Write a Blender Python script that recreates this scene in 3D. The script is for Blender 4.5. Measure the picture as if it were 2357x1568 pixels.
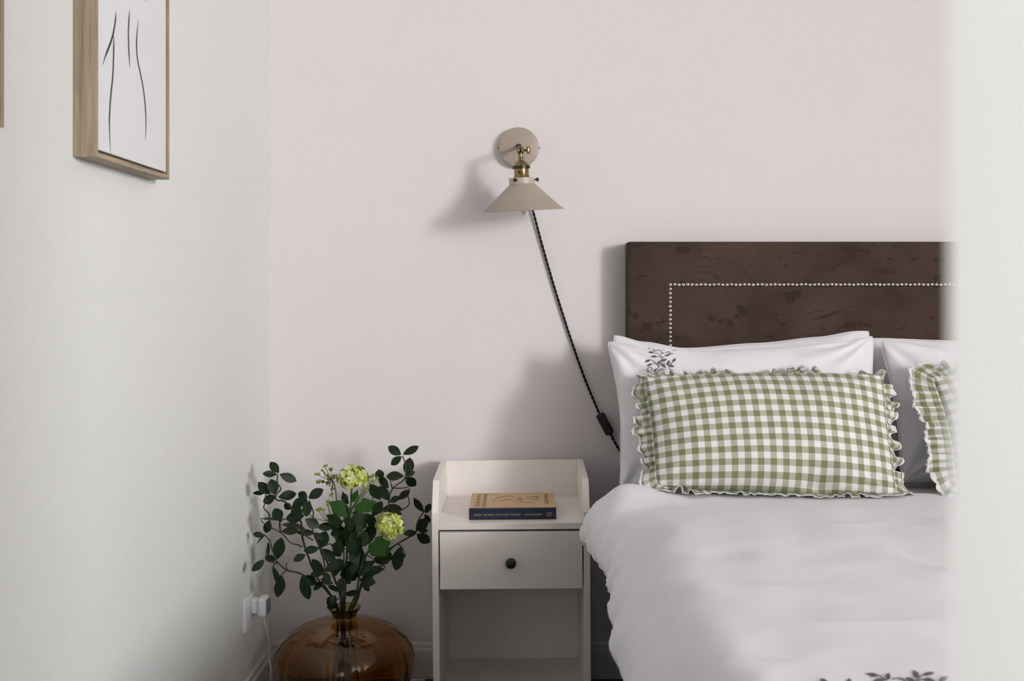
import bpy, bmesh, math, random
from mathutils import Vector, Matrix, noise
from mathutils.bvhtree import BVHTree
R = math.radians
PI = math.pi
for o in list(bpy.data.objects):
    bpy.data.objects.remove(o)
scene = bpy.context.scene
COL = scene.collection
random.seed(7)

# ------------------------------------------------------------------ camera
FPX, CX, CY, CAMY, CAMZ = 2490.0, 1205.0, 670.0, -3.0, 1.07
cam_data = bpy.data.cameras.new('camera')
cam = bpy.data.objects.new('camera', cam_data)
COL.objects.link(cam)
cam.location = (0, CAMY, CAMZ)
cam.rotation_euler = (R(90), 0, 0)
cam_data.sensor_width = 36
cam_data.lens = 36 * FPX / 2357
cam_data.shift_x = -(CX - 1178.5) / 2357
cam_data.shift_y = -(784 - CY) / 2357
cam_data.clip_start = 0.05
cam_data.dof.use_dof = True
cam_data.dof.focus_distance = 2.62
cam_data.dof.aperture_fstop = 7.9
scene.camera = cam

# ------------------------------------------------------------------ world, lights, exposure
world = bpy.data.worlds.new('sky')
scene.world = world
world.use_nodes = True
wb = world.node_tree.nodes['Background']
wb.inputs[0].default_value = (0.62, 0.74, 0.95, 1)
wb.inputs[1].default_value = 0.9

def area_light(name, loc, rot, sx, sy, power, color):
    d = bpy.data.lights.new(name, 'AREA')
    d.shape = 'RECTANGLE'
    d.size, d.size_y, d.energy, d.color = sx, sy, power, color
    o = bpy.data.objects.new(name, d)
    COL.objects.link(o)
    o.location, o.rotation_euler = loc, rot
    return o
# daylight entering by the bay window in the far right corner, plus fill lights added at made-up hall windows behind the camera
BAY = Matrix.Translation((5.4, -5.6, 0)) @ Matrix.Rotation(R(-45), 4, 'Z')       # local +x points out of the room
BW, BZ0, BZ1 = 1.15, 1.42, 2.77
w_ = area_light('window_daylight', BAY @ Vector((0.16, 0, (BZ0 + BZ1) / 2)), (0, 0, 0), 1.4, 2.3, 940, (0.995, 0.97, 1.0))
w_.rotation_euler = (BAY.to_3x3() @ Matrix.Rotation(R(90), 3, 'Y')).to_euler()
HW0, HW1, HZ0, HZ1 = -3.6, -2.95, 0.7, 2.0
area_light('hall_jamb_fill', (-0.78, (HW0 + HW1) / 2, (HZ0 + HZ1) / 2), (0, R(-90), 0), HZ1 - HZ0, HW1 - HW0, 22.5, (1.0, 0.955, 0.955))  # fill light added to brighten the near doorway edge
area_light('hall_front_fill', (-0.1, -4.57, 1.45), (R(90), 0, 0), 0.6, 1.1, 5, (1.0, 0.965, 0.95))  # weak frontal fill added for the nightstand front and duvet side
scene.view_settings.view_transform = 'Standard'
scene.view_settings.look = 'None'
scene.view_settings.gamma = 1
scene.view_settings.use_curve_mapping = False
scene.view_settings.exposure = -0.1

# ------------------------------------------------------------------ helpers
def P(px, py, d):
    return Vector(((px - CX) / FPX * d, CAMY + d, CAMZ - (py - CY) / FPX * d))

def hx(r, g, b):
    f = lambda c: (c / 255 / 12.92) if c / 255 <= 0.04045 else ((c / 255 + 0.055) / 1.055) ** 2.4
    return (f(r), f(g), f(b), 1)

def mat(name, color, rough=0.5, bump=None, var=None, **kw):
    m = bpy.data.materials.new(name)
    m.use_nodes = True
    nt = m.node_tree
    b = nt.nodes['Principled BSDF']
    b.inputs['Base Color'].default_value = color
    b.inputs['Roughness'].default_value = rough
    for k, v in kw.items():
        b.inputs[k.replace('_', ' ')].default_value = v
    tc = nt.nodes.new('ShaderNodeTexCoord')
    if bump:
        n = nt.nodes.new('ShaderNodeTexNoise')
        n.inputs['Scale'].default_value = bump[0]
        n.inputs['Detail'].default_value = 3
        nt.links.new(tc.outputs['Object'], n.inputs['Vector'])
        bp = nt.nodes.new('ShaderNodeBump')
        bp.inputs['Strength'].default_value = bump[1]
        bp.inputs['Distance'].default_value = bump[2] if len(bump) > 2 else 0.002
        nt.links.new(n.outputs['Fac'], bp.inputs['Height'])
        nt.links.new(bp.outputs['Normal'], b.inputs['Normal'])
    if var:                                  # (scale, colour2, lo, hi)
        n = nt.nodes.new('ShaderNodeTexNoise')
        n.inputs['Scale'].default_value = var[0]
        n.inputs['Detail'].default_value = 4
        nt.links.new(tc.outputs['Object'], n.inputs['Vector'])
        r = nt.nodes.new('ShaderNodeValToRGB')
        r.color_ramp.elements[0].position = var[2]
        r.color_ramp.elements[0].color = var[1]
        r.color_ramp.elements[1].position = var[3]
        r.color_ramp.elements[1].color = color
        nt.links.new(n.outputs['Fac'], r.inputs['Fac'])
        nt.links.new(r.outputs['Color'], b.inputs['Base Color'])
    return m

def mesh(name, verts, faces, smooth=False, uvs=None):
    me = bpy.data.meshes.new(name)
    me.from_pydata([tuple(v) for v in verts], [], faces)
    if uvs:
        ul = me.uv_layers.new(name='uv')
        for l in me.loops:
            ul.data[l.index].uv = uvs[l.vertex_index]
    if smooth:
        for p in me.polygons:
            p.use_smooth = True
    me.update()
    return me

def world_loc(o):
    return Vector(o.location) if o.parent is None else world_loc(o.parent) + Vector(o.location)

def obj(name, me, m=None, parent=None, origin=None):
    """one mesh object; vertices are in world space and are re-centred on origin (or on the parent's base)"""
    if isinstance(me, bmesh.types.BMesh):
        b = me
        me = bpy.data.meshes.new(name)
        b.to_mesh(me)
        b.free()
    o = bpy.data.objects.new(name, me)
    COL.objects.link(o)
    if m:
        me.materials.clear()
        me.materials.append(m)
    if origin is None:
        if len(me.vertices):
            xs = [v.co for v in me.vertices]
            origin = Vector(((min(v.x for v in xs) + max(v.x for v in xs)) / 2,
                             (min(v.y for v in xs) + max(v.y for v in xs)) / 2, min(v.z for v in xs)))
        else:
            origin = Vector()
    origin = Vector(origin)
    me.transform(Matrix.Translation(-origin))
    if parent:
        o.parent = parent
        o.location = origin - world_loc(parent)
    else:
        o.location = origin
    return o

def tag(o, label, cat, group=None):
    o['label'] = label
    o['category'] = cat
    if group:
        o['group'] = group
    return o

def thing(name, label, cat, loc, group=None):
    o = bpy.data.objects.new(name, None)
    COL.objects.link(o)
    o.location = loc
    o.empty_display_size = 0.05
    return tag(o, label, cat, group)

def struct(o):
    o['kind'] = 'structure'
    return o

def add_box(bm, x0, x1, y0, y1, z0, z1, bevel=0.0, seg=2, T=None):
    r = bmesh.ops.create_cube(bm, size=1.0)
    vs = r['verts']
    for v in vs:
        v.co = Vector(((x0 + x1) / 2 + v.co.x * (x1 - x0), (y0 + y1) / 2 + v.co.y * (y1 - y0), (z0 + z1) / 2 + v.co.z * (z1 - z0)))
    if bevel:
        es = list({e for v in vs for e in v.link_edges})
        rb = bmesh.ops.bevel(bm, geom=es, offset=bevel, segments=seg, affect='EDGES', profile=0.5)
        vs = list({v for f in rb['faces'] for v in f.verts} | {v for v in vs if v.is_valid})
    if T:
        for v in vs:
            v.co = T @ v.co
    return vs

def box(name, x0, x1, y0, y1, z0, z1, m, parent=None, bevel=0.0, T=None):
    bm = bmesh.new()
    add_box(bm, x0, x1, y0, y1, z0, z1, bevel, T=T)
    return obj(name, bm, m, parent)

def catmull(pts, n):
    pts = [Vector(p) for p in pts]
    q = [pts[0] * 2 - pts[1]] + pts + [pts[-1] * 2 - pts[-2]]
    out = []
    for i in range(1, len(q) - 2):
        for k in range(n):
            t = k / n
            a, b, c, d = q[i - 1], q[i], q[i + 1], q[i + 2]
            out.append(0.5 * ((2 * b) + (c - a) * t + (2 * a - 5 * b + 4 * c - d) * t * t + (3 * b - a - 3 * c + d) * t ** 3))
    out.append(pts[-1])
    return out

def tube_geo(path, rad, sides=8, V=None, F=None, closed=False):
    """rad: number or function of 0..1; appends to V, F"""
    V = [] if V is None else V
    F = [] if F is None else F
    n = len(path)
    base = len(V)
    up = Vector((0.13, 0.3, 0.95))
    for i, p in enumerate(path):
        if closed:
            t = path[(i + 1) % n] - path[i - 1]
        else:
            t = path[min(i + 1, n - 1)] - path[max(i - 1, 0)]
        t = t.normalized() if t.length > 1e-9 else Vector((0, 0, 1))
        u = up - t * up.dot(t)
        if u.length < 1e-4:
            u = Vector((1, 0, 0)) - t * t.x
        u.normalize()
        up = u
        w = t.cross(u)
        r = rad(i / (n - 1)) if callable(rad) else rad
        for k in range(sides):
            a = 2 * PI * k / sides
            V.append(p + u * (r * math.cos(a)) + w * (r * math.sin(a)))
    m = n if closed else n - 1
    for i in range(m):
        j = (i + 1) % n
        for k in range(sides):
            l = (k + 1) % sides
            F.append((base + i * sides + k, base + i * sides + l, base + j * sides + l, base + j * sides + k))
    if not closed:
        F.append(tuple(base + k for k in reversed(range(sides))))
        F.append(tuple(base + (n - 1) * sides + k for k in range(sides)))
    return V, F

def tube(name, path, rad, m, parent=None, sides=8, closed=False):
    V, F = tube_geo(path, rad, sides, closed=closed)
    return obj(name, mesh(name, V, F, True), m, parent)

def lathe_geo(prof, seg=48, T=None, closed=False, mod=None):
    """prof: list of (r, z); r=0 ends become poles"""
    V, F, rings = [], [], []
    for i, (r, z) in enumerate(prof):
        if r < 1e-6:
            rings.append([len(V)])
            V.append(Vector((0, 0, z)))
        else:
            ids = []
            for k in range(seg):
                a = 2 * PI * k / seg
                rr = r * (mod(a, i) if mod else 1)
                ids.append(len(V))
                V.append(Vector((rr * math.cos(a), rr * math.sin(a), z)))
            rings.append(ids)
    prs = list(zip(rings, rings[1:])) + ([(rings[-1], rings[0])] if closed else [])
    for a, b in prs:
        for k in range(seg):
            l = (k + 1) % seg
            if len(a) == 1 and len(b) == 1:
                break
            if len(a) == 1:
                F.append((a[0], b[l], b[k]))
            elif len(b) == 1:
                F.append((a[k], a[l], b[0]))
            else:
                F.append((a[k], a[l], b[l], b[k]))
    if T:
        V = [T @ v for v in V]
    return V, F

def sharp_by_angle(me, ang=35):
    me.update()
    bm = bmesh.new()
    bm.from_mesh(me)
    bmesh.ops.recalc_face_normals(bm, faces=bm.faces)
    for f in bm.faces:
        f.smooth = True
    for e in bm.edges:
        if len(e.link_faces) == 2 and e.calc_face_angle(0) > R(ang):
            e.smooth = False
    bm.to_mesh(me)
    bm.free()

def lathe(name, prof, m, parent=None, seg=48, T=None, closed=False, mod=None, ang=35):
    V, F = lathe_geo(prof, seg, T, closed, mod)
    me = mesh(name, V, F, True)
    sharp_by_angle(me, ang)
    return obj(name, me, m, parent)

def lerp_tab(tab, x):
    if x <= tab[0][0]:
        return tab[0][1]
    for (a, b), (c, d) in zip(tab, tab[1:]):
        if x <= c:
            t = (x - a) / (c - a)
            t = t * t * (3 - 2 * t)
            return b + (d - b) * t
    return tab[-1][1]

def sstep(a, b, x):
    t = max(0, min(1, (x - a) / (b - a)))
    return t * t * (3 - 2 * t)

# ------------------------------------------------------------------ materials
M = {}
M['wall'] = mat('wall_paint', (0.80, 0.75, 0.745, 1), 0.75, bump=(160, 0.10, 0.001))
M['wall_tex'] = mat('textured_wall_paint', (0.775, 0.78, 0.75, 1), 0.8, bump=(215, 0.6, 0.0024))
M['ceiling'] = mat('ceiling_paint', (0.87, 0.86, 0.85, 1), 0.8)
M['gloss_white'] = mat('white_gloss_paint', (0.80, 0.79, 0.775, 1), 0.4)
M['skirting'] = mat('skirting_paint', (0.62, 0.58, 0.53, 1), 0.45)
M['floor'] = mat('dark_floor_boards', (0.035, 0.027, 0.022, 1), 0.5, var=(14, (0.02, 0.015, 0.012, 1), 0.35, 0.65))
M['white_lam'] = mat('white_laminate', (0.90, 0.84, 0.785, 1), 0.38)
M['black'] = mat('black_plastic', (0.006, 0.006, 0.006, 1), 0.45)
M['black_metal'] = mat('black_knob_paint', (0.012, 0.014, 0.013, 1), 0.38)
M['white_plastic'] = mat('white_plastic', (0.80, 0.80, 0.80, 1), 0.35)
M['cord'] = mat('black_braided_cord', (0.008, 0.007, 0.006, 1), 0.85)
M['lamp'] = mat('taupe_lamp_paint', (0.40, 0.335, 0.27, 1), 0.42)
M['lamp_light'] = mat('pale_taupe_paint', (0.50, 0.43, 0.38, 1), 0.4)
M['brass'] = mat('antique_brass', (0.27, 0.19, 0.085, 1), 0.30, Metallic=1.0)
M['dark_brass'] = mat('dark_bronze', (0.06, 0.045, 0.032, 1), 0.35, Metallic=0.8)
M['bulb'] = mat('frosted_bulb_glass', (0.75, 0.74, 0.74, 1), 0.2)
M['cotton'] = mat('white_cotton', (0.86, 0.84, 0.87, 1), 0.85, bump=(900, 0.08, 0.0006), Sheen_Weight=0.15)
M['sheet'] = mat('fitted_sheet_cotton', (0.84, 0.82, 0.81, 1), 0.9, bump=(700, 0.08, 0.0006))
M['thread'] = mat('grey_embroidery_thread', (0.135, 0.12, 0.135, 1), 0.7, bump=(1500, 0.3, 0.0005))
M['lace'] = mat('white_lace', (0.82, 0.80, 0.77, 1), 0.8)
M['bed_base'] = mat('dark_bed_fabric', (0.03, 0.024, 0.02, 1), 0.9)
M['nail'] = mat('pewter_nailhead', (0.62, 0.57, 0.53, 1), 0.22, Metallic=1.0)
M['ink'] = mat('black_ink', (0.008, 0.008, 0.009, 1), 0.6)
M['paper'] = mat('white_canvas', (0.74, 0.735, 0.725, 1), 0.7)
M['gap'] = mat('dark_frame_backing', (0.03, 0.022, 0.016, 1), 0.8)
M['navy'] = mat('navy_book_cloth', (0.006, 0.012, 0.032, 1), 0.55, bump=(1200, 0.15, 0.0004))
M['tan'] = mat('tan_book_cover', (0.62, 0.42, 0.225, 1), 0.55, var=(18, (0.56, 0.37, 0.19, 1), 0.35, 0.65))
M['pages'] = mat('book_pages', (0.7, 0.65, 0.55, 1), 0.8)
M['sepia'] = mat('sepia_ink', (0.05, 0.025, 0.012, 1), 0.6)
M['gold'] = mat('gold_foil', (0.55, 0.40, 0.20, 1), 0.4, Metallic=0.3)
M['stem'] = mat('brown_green_stem', (0.035, 0.03, 0.015, 1), 0.6, var=(60, (0.02, 0.012, 0.008, 1), 0.4, 0.6))
M['gstem'] = mat('green_stem', (0.05, 0.075, 0.02, 1), 0.55)
M['leaf'] = mat('dark_green_leaf', (0.013, 0.031, 0.008, 1), 0.5, var=(45, (0.007, 0.018, 0.005, 1), 0.35, 0.65), Specular_IOR_Level=0.22)
M['leaf2'] = mat('olive_green_leaf', (0.022, 0.034, 0.012, 1), 0.55, var=(45, (0.014, 0.024, 0.008, 1), 0.35, 0.65), Specular_IOR_Level=0.22)
M['leaf3'] = mat('bright_green_leaf', (0.025, 0.085, 0.006, 1), 0.55, var=(40, (0.012, 0.045, 0.005, 1), 0.35, 0.65), Specular_IOR_Level=0.2)
M['petal'] = mat('lime_petal', (0.56, 0.62, 0.12, 1), 0.6, var=(55, (0.30, 0.40, 0.035, 1), 0.35, 0.6))
M['petal2'] = mat('pale_lime_petal', (0.72, 0.74, 0.36, 1), 0.6, var=(55, (0.50, 0.56, 0.12, 1), 0.3, 0.55))
M['bud'] = mat('green_bud', (0.25, 0.30, 0.04, 1), 0.6)
M['glass'] = mat('amber_glass', (0.68, 0.40, 0.10, 1), 0.03, Transmission_Weight=1.0, IOR=1.46)

def velvet_mat():
    m = mat('brown_velvet', (0.1, 0.08, 0.06, 1), 0.8, Sheen_Weight=0.05, Sheen_Roughness=0.4, Specular_IOR_Level=0.2)
    nt = m.node_tree
    b = nt.nodes['Principled BSDF']
    tc = nt.nodes.new('ShaderNodeTexCoord')
    def nz(scale, detail, dist, rough=0.6, vscale=(1, 1, 1)):
        mp = nt.nodes.new('ShaderNodeMapping')
        mp.inputs['Scale'].default_value = vscale
        n = nt.nodes.new('ShaderNodeTexNoise')
        n.inputs['Scale'].default_value = scale
        n.inputs['Detail'].default_value = detail
        n.inputs['Distortion'].default_value = dist
        n.inputs['Roughness'].default_value = rough
        nt.links.new(tc.outputs['Object'], mp.inputs['Vector'])
        nt.links.new(mp.outputs[0], n.inputs['Vector'])
        return n
    def ramp(src, stops):
        r = nt.nodes.new('ShaderNodeValToRGB')
        e = r.color_ramp.elements
        e[0].position, e[0].color = stops[0]
        e[1].position, e[1].color = stops[-1]
        for s in stops[1:-1]:
            k = e.new(s[0])
            k.color = s[1]
        nt.links.new(src, r.inputs['Fac'])
        return r
    a = nz(3.2, 4, 0.6)
    base = ramp(a.outputs['Fac'], [(0.32, (0.042, 0.026, 0.019, 1)), (0.68, (0.082, 0.053, 0.040, 1))])
    c = nz(7, 6, 2.2, 0.66, (1, 1, 1.9))
    marks = ramp(c.outputs['Fac'], [(0.385, (1, 1, 1, 1)), (0.43, (0, 0, 0, 1))])
    mx = nt.nodes.new('ShaderNodeMixRGB')
    mx.inputs['Color2'].default_value = (0.020, 0.012, 0.009, 1)
    ml = nt.nodes.new('ShaderNodeMath')
    ml.operation = 'MULTIPLY'
    ml.inputs[1].default_value = 0.6
    nt.links.new(marks.outputs['Color'], ml.inputs[0])
    nt.links.new(ml.outputs[0], mx.inputs['Fac'])
    nt.links.new(base.outputs['Color'], mx.inputs['Color1'])
    nt.links.new(mx.outputs['Color'], b.inputs['Base Color'])
    f = nz(600, 2, 0)
    bp = nt.nodes.new('ShaderNodeBump')
    bp.inputs['Strength'].default_value = 0.2
    bp.inputs['Distance'].default_value = 0.001
    nt.links.new(f.outputs['Fac'], bp.inputs['Height'])
    nt.links.new(bp.outputs['Normal'], b.inputs['Normal'])
    return m
M['velvet'] = velvet_mat()

def oak_mat(name, axis):
    m = mat(name, (0.3, 0.2, 0.12, 1), 0.6)
    nt = m.node_tree
    b = nt.nodes['Principled BSDF']
    tc = nt.nodes.new('ShaderNodeTexCoord')
    mp = nt.nodes.new('ShaderNodeMapping')
    s = [160, 160, 160]
    s[axis] = 7
    mp.inputs['Scale'].default_value = s
    n = nt.nodes.new('ShaderNodeTexNoise')
    n.inputs['Scale'].default_value = 1
    n.inputs['Detail'].default_value = 5
    n.inputs['Distortion'].default_value = 0.7
    nt.links.new(tc.outputs['Object'], mp.inputs['Vector'])
    nt.links.new(mp.outputs[0], n.inputs['Vector'])
    mp2 = nt.nodes.new('ShaderNodeMapping')
    s2 = [40, 40, 40]
    s2[axis] = 5
    mp2.inputs['Scale'].default_value = s2
    n2 = nt.nodes.new('ShaderNodeTexNoise')
    n2.inputs['Scale'].default_value = 1
    n2.inputs['Detail'].default_value = 3
    n2.inputs['Distortion'].default_value = 0.8
    nt.links.new(tc.outputs['Object'], mp2.inputs['Vector'])
    nt.links.new(mp2.outputs[0], n2.inputs['Vector'])
    add = nt.nodes.new('ShaderNodeMath')
    add.operation = 'MULTIPLY_ADD'
    add.inputs[1].default_value = 0.55
    nt.links.new(n2.outputs['Fac'], add.inputs[0])
    h = nt.nodes.new('ShaderNodeMath')
    h.operation = 'MULTIPLY'
    h.inputs[1].default_value = 0.45
    nt.links.new(n.outputs['Fac'], h.inputs[0])
    nt.links.new(h.outputs[0], add.inputs[2])
    r = nt.nodes.new('ShaderNodeValToRGB')
    e = r.color_ramp.elements
    e[0].position, e[0].color = 0.30, (0.17, 0.115, 0.075, 1)
    e[1].position, e[1].color = 0.62, (0.44, 0.345, 0.245, 1)
    k = e.new(0.46)
    k.color = (0.33, 0.25, 0.17, 1)
    nt.links.new(add.outputs[0], r.inputs['Fac'])
    nt.links.new(r.outputs['Color'], b.inputs['Base Color'])
    return m
M['oak_v'] = oak_mat('oak_upright', 2)
M['oak_h'] = oak_mat('oak_rail', 1)

def gingham_mat():
    m = mat('green_gingham', (1, 1, 1, 1), 0.85, Sheen_Weight=0.1)
    nt = m.node_tree
    b = nt.nodes['Principled BSDF']
    uv = nt.nodes.new('ShaderNodeUVMap')
    uv.uv_map = 'uv'
    sp = nt.nodes.new('ShaderNodeSeparateXYZ')
    nt.links.new(uv.outputs[0], sp.inputs[0])
    outs = []
    for ax in (0, 1):
        f = nt.nodes.new('ShaderNodeMath')
        f.operation = 'FRACT'
        nt.links.new(sp.outputs[ax], f.inputs[0])
        g = nt.nodes.new('ShaderNodeMath')
        g.operation = 'GREATER_THAN'
        g.inputs[1].default_value = 0.5
        nt.links.new(f.outputs[0], g.inputs[0])
        outs.append(g)
    a = nt.nodes.new('ShaderNodeMath')
    a.operation = 'ADD'
    nt.links.new(outs[0].outputs[0], a.inputs[0])
    nt.links.new(outs[1].outputs[0], a.inputs[1])
    h = nt.nodes.new('ShaderNodeMath')
    h.operation = 'MULTIPLY'
    h.inputs[1].default_value = 0.5
    nt.links.new(a.outputs[0], h.inputs[0])
    r = nt.nodes.new('ShaderNodeValToRGB')
    r.color_ramp.interpolation = 'CONSTANT'
    e = r.color_ramp.elements
    e[0].position, e[0].color = 0.0, (0.80, 0.775, 0.79, 1)
    e[1].position, e[1].color = 0.75, (0.205, 0.222, 0.108, 1)
    k = e.new(0.25)
    k.color = (0.43, 0.44, 0.335, 1)
    nt.links.new(h.outputs[0], r.inputs['Fac'])
    # fine weave
    n = nt.nodes.new('ShaderNodeTexNoise')
    n.inputs['Scale'].default_value = 40
    nt.links.new(uv.outputs[0], n.inputs['Vector'])
    mx = nt.nodes.new('ShaderNodeMixRGB')
    mx.blend_type = 'OVERLAY'
    mx.inputs['Fac'].default_value = 0.12
    nt.links.new(r.outputs['Color'], mx.inputs['Color1'])
    nt.links.new(n.outputs['Fac'], mx.inputs['Color2'])
    nt.links.new(mx.outputs['Color'], b.inputs['Base Color'])
    bp = nt.nodes.new('ShaderNodeBump')
    bp.inputs['Strength'].default_value = 0.12
    bp.inputs['Distance'].default_value = 0.001
    nt.links.new(n.outputs['Fac'], bp.inputs['Height'])
    nt.links.new(bp.outputs['Normal'], b.inputs['Normal'])
    return m
M['gingham'] = gingham_mat()

def pane_mat():
    m = bpy.data.materials.new('window_glass')
    m.use_nodes = True
    nt = m.node_tree
    nt.nodes.remove(nt.nodes['Principled BSDF'])
    t = nt.nodes.new('ShaderNodeBsdfTransparent')
    t.inputs[0].default_value = (0.95, 0.97, 0.96, 1)
    g = nt.nodes.new('ShaderNodeBsdfGlossy')
    g.inputs['Roughness'].default_value = 0.02
    mx = nt.nodes.new('ShaderNodeMixShader')
    mx.inputs[0].default_value = 0.06
    nt.links.new(t.outputs[0], mx.inputs[1])
    nt.links.new(g.outputs[0], mx.inputs[2])
    nt.links.new(mx.outputs[0], nt.nodes['Material Output'].inputs[0])
    return m
M['pane'] = pane_mat()

# ------------------------------------------------------------------ room shell
LX, RX, FY, HY, EY, CH = -0.70, 3.9, -2.80, -4.5, -6.484, 2.9      # left wall, right wall, doorway wall, hall end, far end, ceiling
HX = 0.82                                                          # hall side wall, its corner set to trim daylight on the left wall
struct(box('floor', LX - 0.1, 6.4, EY - 0.1, 0.1, -0.1, 0.0, M['floor']))
struct(box('ceiling', LX - 0.1, 6.4, EY - 0.1, 0.1, CH, CH + 0.1, M['ceiling']))
struct(box('wall_back', LX - 0.1, RX + 0.1, 0.0, 0.1, 0, CH, M['wall']))
bm = bmesh.new()
add_box(bm, LX - 0.1, LX, HW1, 0.0, 0, CH)
add_box(bm, LX - 0.1, LX, HY, HW0, 0, CH)
add_box(bm, LX - 0.1, LX, HW0, HW1, 0, HZ0)
add_box(bm, LX - 0.1, LX, HW0, HW1, HZ1, CH)
struct(obj('wall_left', bm, M['wall_tex']))
struct(box('wall_right', RX, RX + 0.1, -4.3, 0.0, 0, CH, M['wall']))  # unseen; its end is placed to block part of the bay daylight
bm = bmesh.new()
add_box(bm, RX + 0.1, 6.4, -4.3, -4.2, 0, CH)
add_box(bm, 6.284, 6.4, -4.72, -4.3, 0, CH)
struct(obj('wall_added_alcove', bm, M['wall']))  # made-up recess beyond the light-cutting end of the right wall
struct(box('wall_far_end', HX, 4.52, EY - 0.1, EY, 0, CH, M['wall']))
bm = bmesh.new()
hb_ = 1.25
add_box(bm, 0, 0.1, -hb_, -BW, 0, CH, T=BAY)
add_box(bm, 0, 0.1, BW, hb_, 0, CH, T=BAY)
add_box(bm, 0, 0.1, -BW, BW, 0, BZ0, T=BAY)
add_box(bm, 0, 0.1, -BW, BW, BZ1, CH, T=BAY)
struct(obj('wall_bay', bm, M['wall']))
DX0, DX1, DZ = -0.55, 0.0787, 2.03
bm = bmesh.new()
add_box(bm, DX1, HX + 0.1, FY - 0.08, FY, 0, CH)
add_box(bm, LX, DX0, FY - 0.08, FY, 0, CH)
add_box(bm, DX0, DX1, FY - 0.08, FY, DZ, CH)
struct(obj('wall_front', bm, M['gloss_white']))
# hall behind the doorway
bm = bmesh.new()
add_box(bm, LX - 0.1, -0.4, HY - 0.1, HY, 0, CH)
add_box(bm, 0.2, HX + 0.1, HY - 0.1, HY, 0, CH)
add_box(bm, -0.4, 0.2, HY - 0.1, HY, 0, 0.9)
add_box(bm, -0.4, 0.2, HY - 0.1, HY, 2.0, CH)
struct(obj('wall_hall_end', bm, M['wall']))
struct(box('wall_hall_side', HX, HX + 0.1, EY, FY - 0.08, 0, CH, M['wall']))

def window(name, T, hw, z0, z1):
    # lies in the local plane x=0 and runs along local y
    f = 0.05
    bm = bmesh.new()
    for y0, y1, q0, q1 in ((-hw, -hw + f, z0, z1), (hw - f, hw, z0, z1), (-hw + f, hw - f, z0, z0 + f), (-hw + f, hw - f, z1 - f, z1), (-0.025, 0.025, z0 + f, z1 - f)):
        add_box(bm, -0.03, 0.03, y0, y1, q0, q1, 0.004, T=T)
    w = struct(obj(name, bm, M['gloss_white']))
    for y0, y1 in ((-hw + f, -0.025), (0.025, hw - f)):
        bm = bmesh.new()
        add_box(bm, -0.003, 0.003, y0, y1, z0 + f, z1 - f, T=T)
        obj('pane', bm, M['pane'], w)
window('window_1', BAY @ Matrix.Translation((0.06, 0, 0)), BW, BZ0, BZ1)
window('added_hall_end_window', Matrix.Translation((-0.1, HY - 0.04, 0)) @ Matrix.Rotation(R(90), 4, 'Z'), 0.3, 0.9, 2.0)  # made-up window where the added frontal fill enters
window('added_hall_window', Matrix.Translation((LX - 0.05, (HW0 + HW1) / 2, 0)), (HW1 - HW0) / 2, HZ0, HZ1)  # made-up window where the added doorway fill enters

def skirting(name, pts_fn, m):
    """profile extruded between two ends; pts_fn(t, u, z) -> world; u = distance from wall"""
    prof = [(0, 0), (0.018, 0), (0.018, 0.074), (0.0165, 0.079), (0.0125, 0.083), (0.0115, 0.088), (0.010, 0.0935), (0.005, 0.0965), (0, 0.0965)]
    V = [pts_fn(0, u, z) for u, z in prof] + [pts_fn(1, u, z) for u, z in prof]
    n = len(prof)
    F = [(i, (i + 1) % n, n + (i + 1) % n, n + i) for i in range(n)] + [tuple(range(n)), tuple(reversed(range(n, 2 * n)))]
    me = mesh(name, V, F)
    sharp_by_angle(me, 20)
    return struct(obj(name, me, m))
skirting('baseboard_back', lambda t, u, z: Vector((LX + t * (RX - LX), -u, z)), M['skirting'])
skirting('baseboard_left', lambda t, u, z: Vector((LX + u, -0.018 + t * (FY + 0.018), z)), M['skirting'])
skirting('baseboard_right', lambda t, u, z: Vector((RX - u, -0.018 + t * (-4.3 + 0.018), z)), M['skirting'])

# ------------------------------------------------------------------ framed line drawings on the left wall
def picture(label, yn, yf, zb, zt, strokes):
    T = 0.0365
    t = thing('framed_picture', label, 'picture', (LX, (yn + yf) / 2, zb), 'oak framed pictures on the left wall')
    x0, x1, w = LX + 0.0005, LX + T, 0.008
    box('frame_rail', x0, x1, yn, yn + w, zb, zt, M['oak_v'], t, 0.0005)
    box('frame_rail', x0, x1, yf - w, yf, zb, zt, M['oak_v'], t, 0.0005)
    box('frame_rail', x0, x1, yn + w, yf - w, zb, zb + w, M['oak_h'], t, 0.0005)
    box('frame_rail', x0, x1, yn + w, yf - w, zt - w, zt, M['oak_h'], t, 0.0005)
    box('backing', x0, LX + 0.006, yn + w, yf - w, zb + w, zt - w, M['gap'], t)
    xa = LX + 0.0335
    cv = box('canvas', LX + 0.0065, xa, yn + w + 0.0025, yf - w - 0.0025, zb + w + 0.005, zt - w - 0.004, M['paper'], t, 0.001)
    for st in strokes:
        c = catmull(st, 10)
        V, F = [], []
        n = len(c)
        for i, p in enumerate(c):
            q = i / (n - 1)
            hw = 0.0024 * min(1, 0.12 + 5 * q) * min(1, 0.08 + 3.2 * (1 - q))
            tg = (c[min(i + 1, n - 1)] - c[max(i - 1, 0)]).normalized()
            s = Vector((0, -tg.z, tg.y)) * hw
            V += [p - s, p + s, p - s - Vector((0.0004, 0, 0)), p + s - Vector((0.0004, 0, 0))]
        for i in range(n - 1):
            a, b = 4 * i, 4 * i + 4
            F += [(a, a + 1, b + 1, b), (a + 2, a, b, b + 2), (a + 1, a + 3, b + 3, b + 1)]
        obj('ink_line', mesh('ink_line', V, F), M['ink'], cv)
    return t

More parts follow.
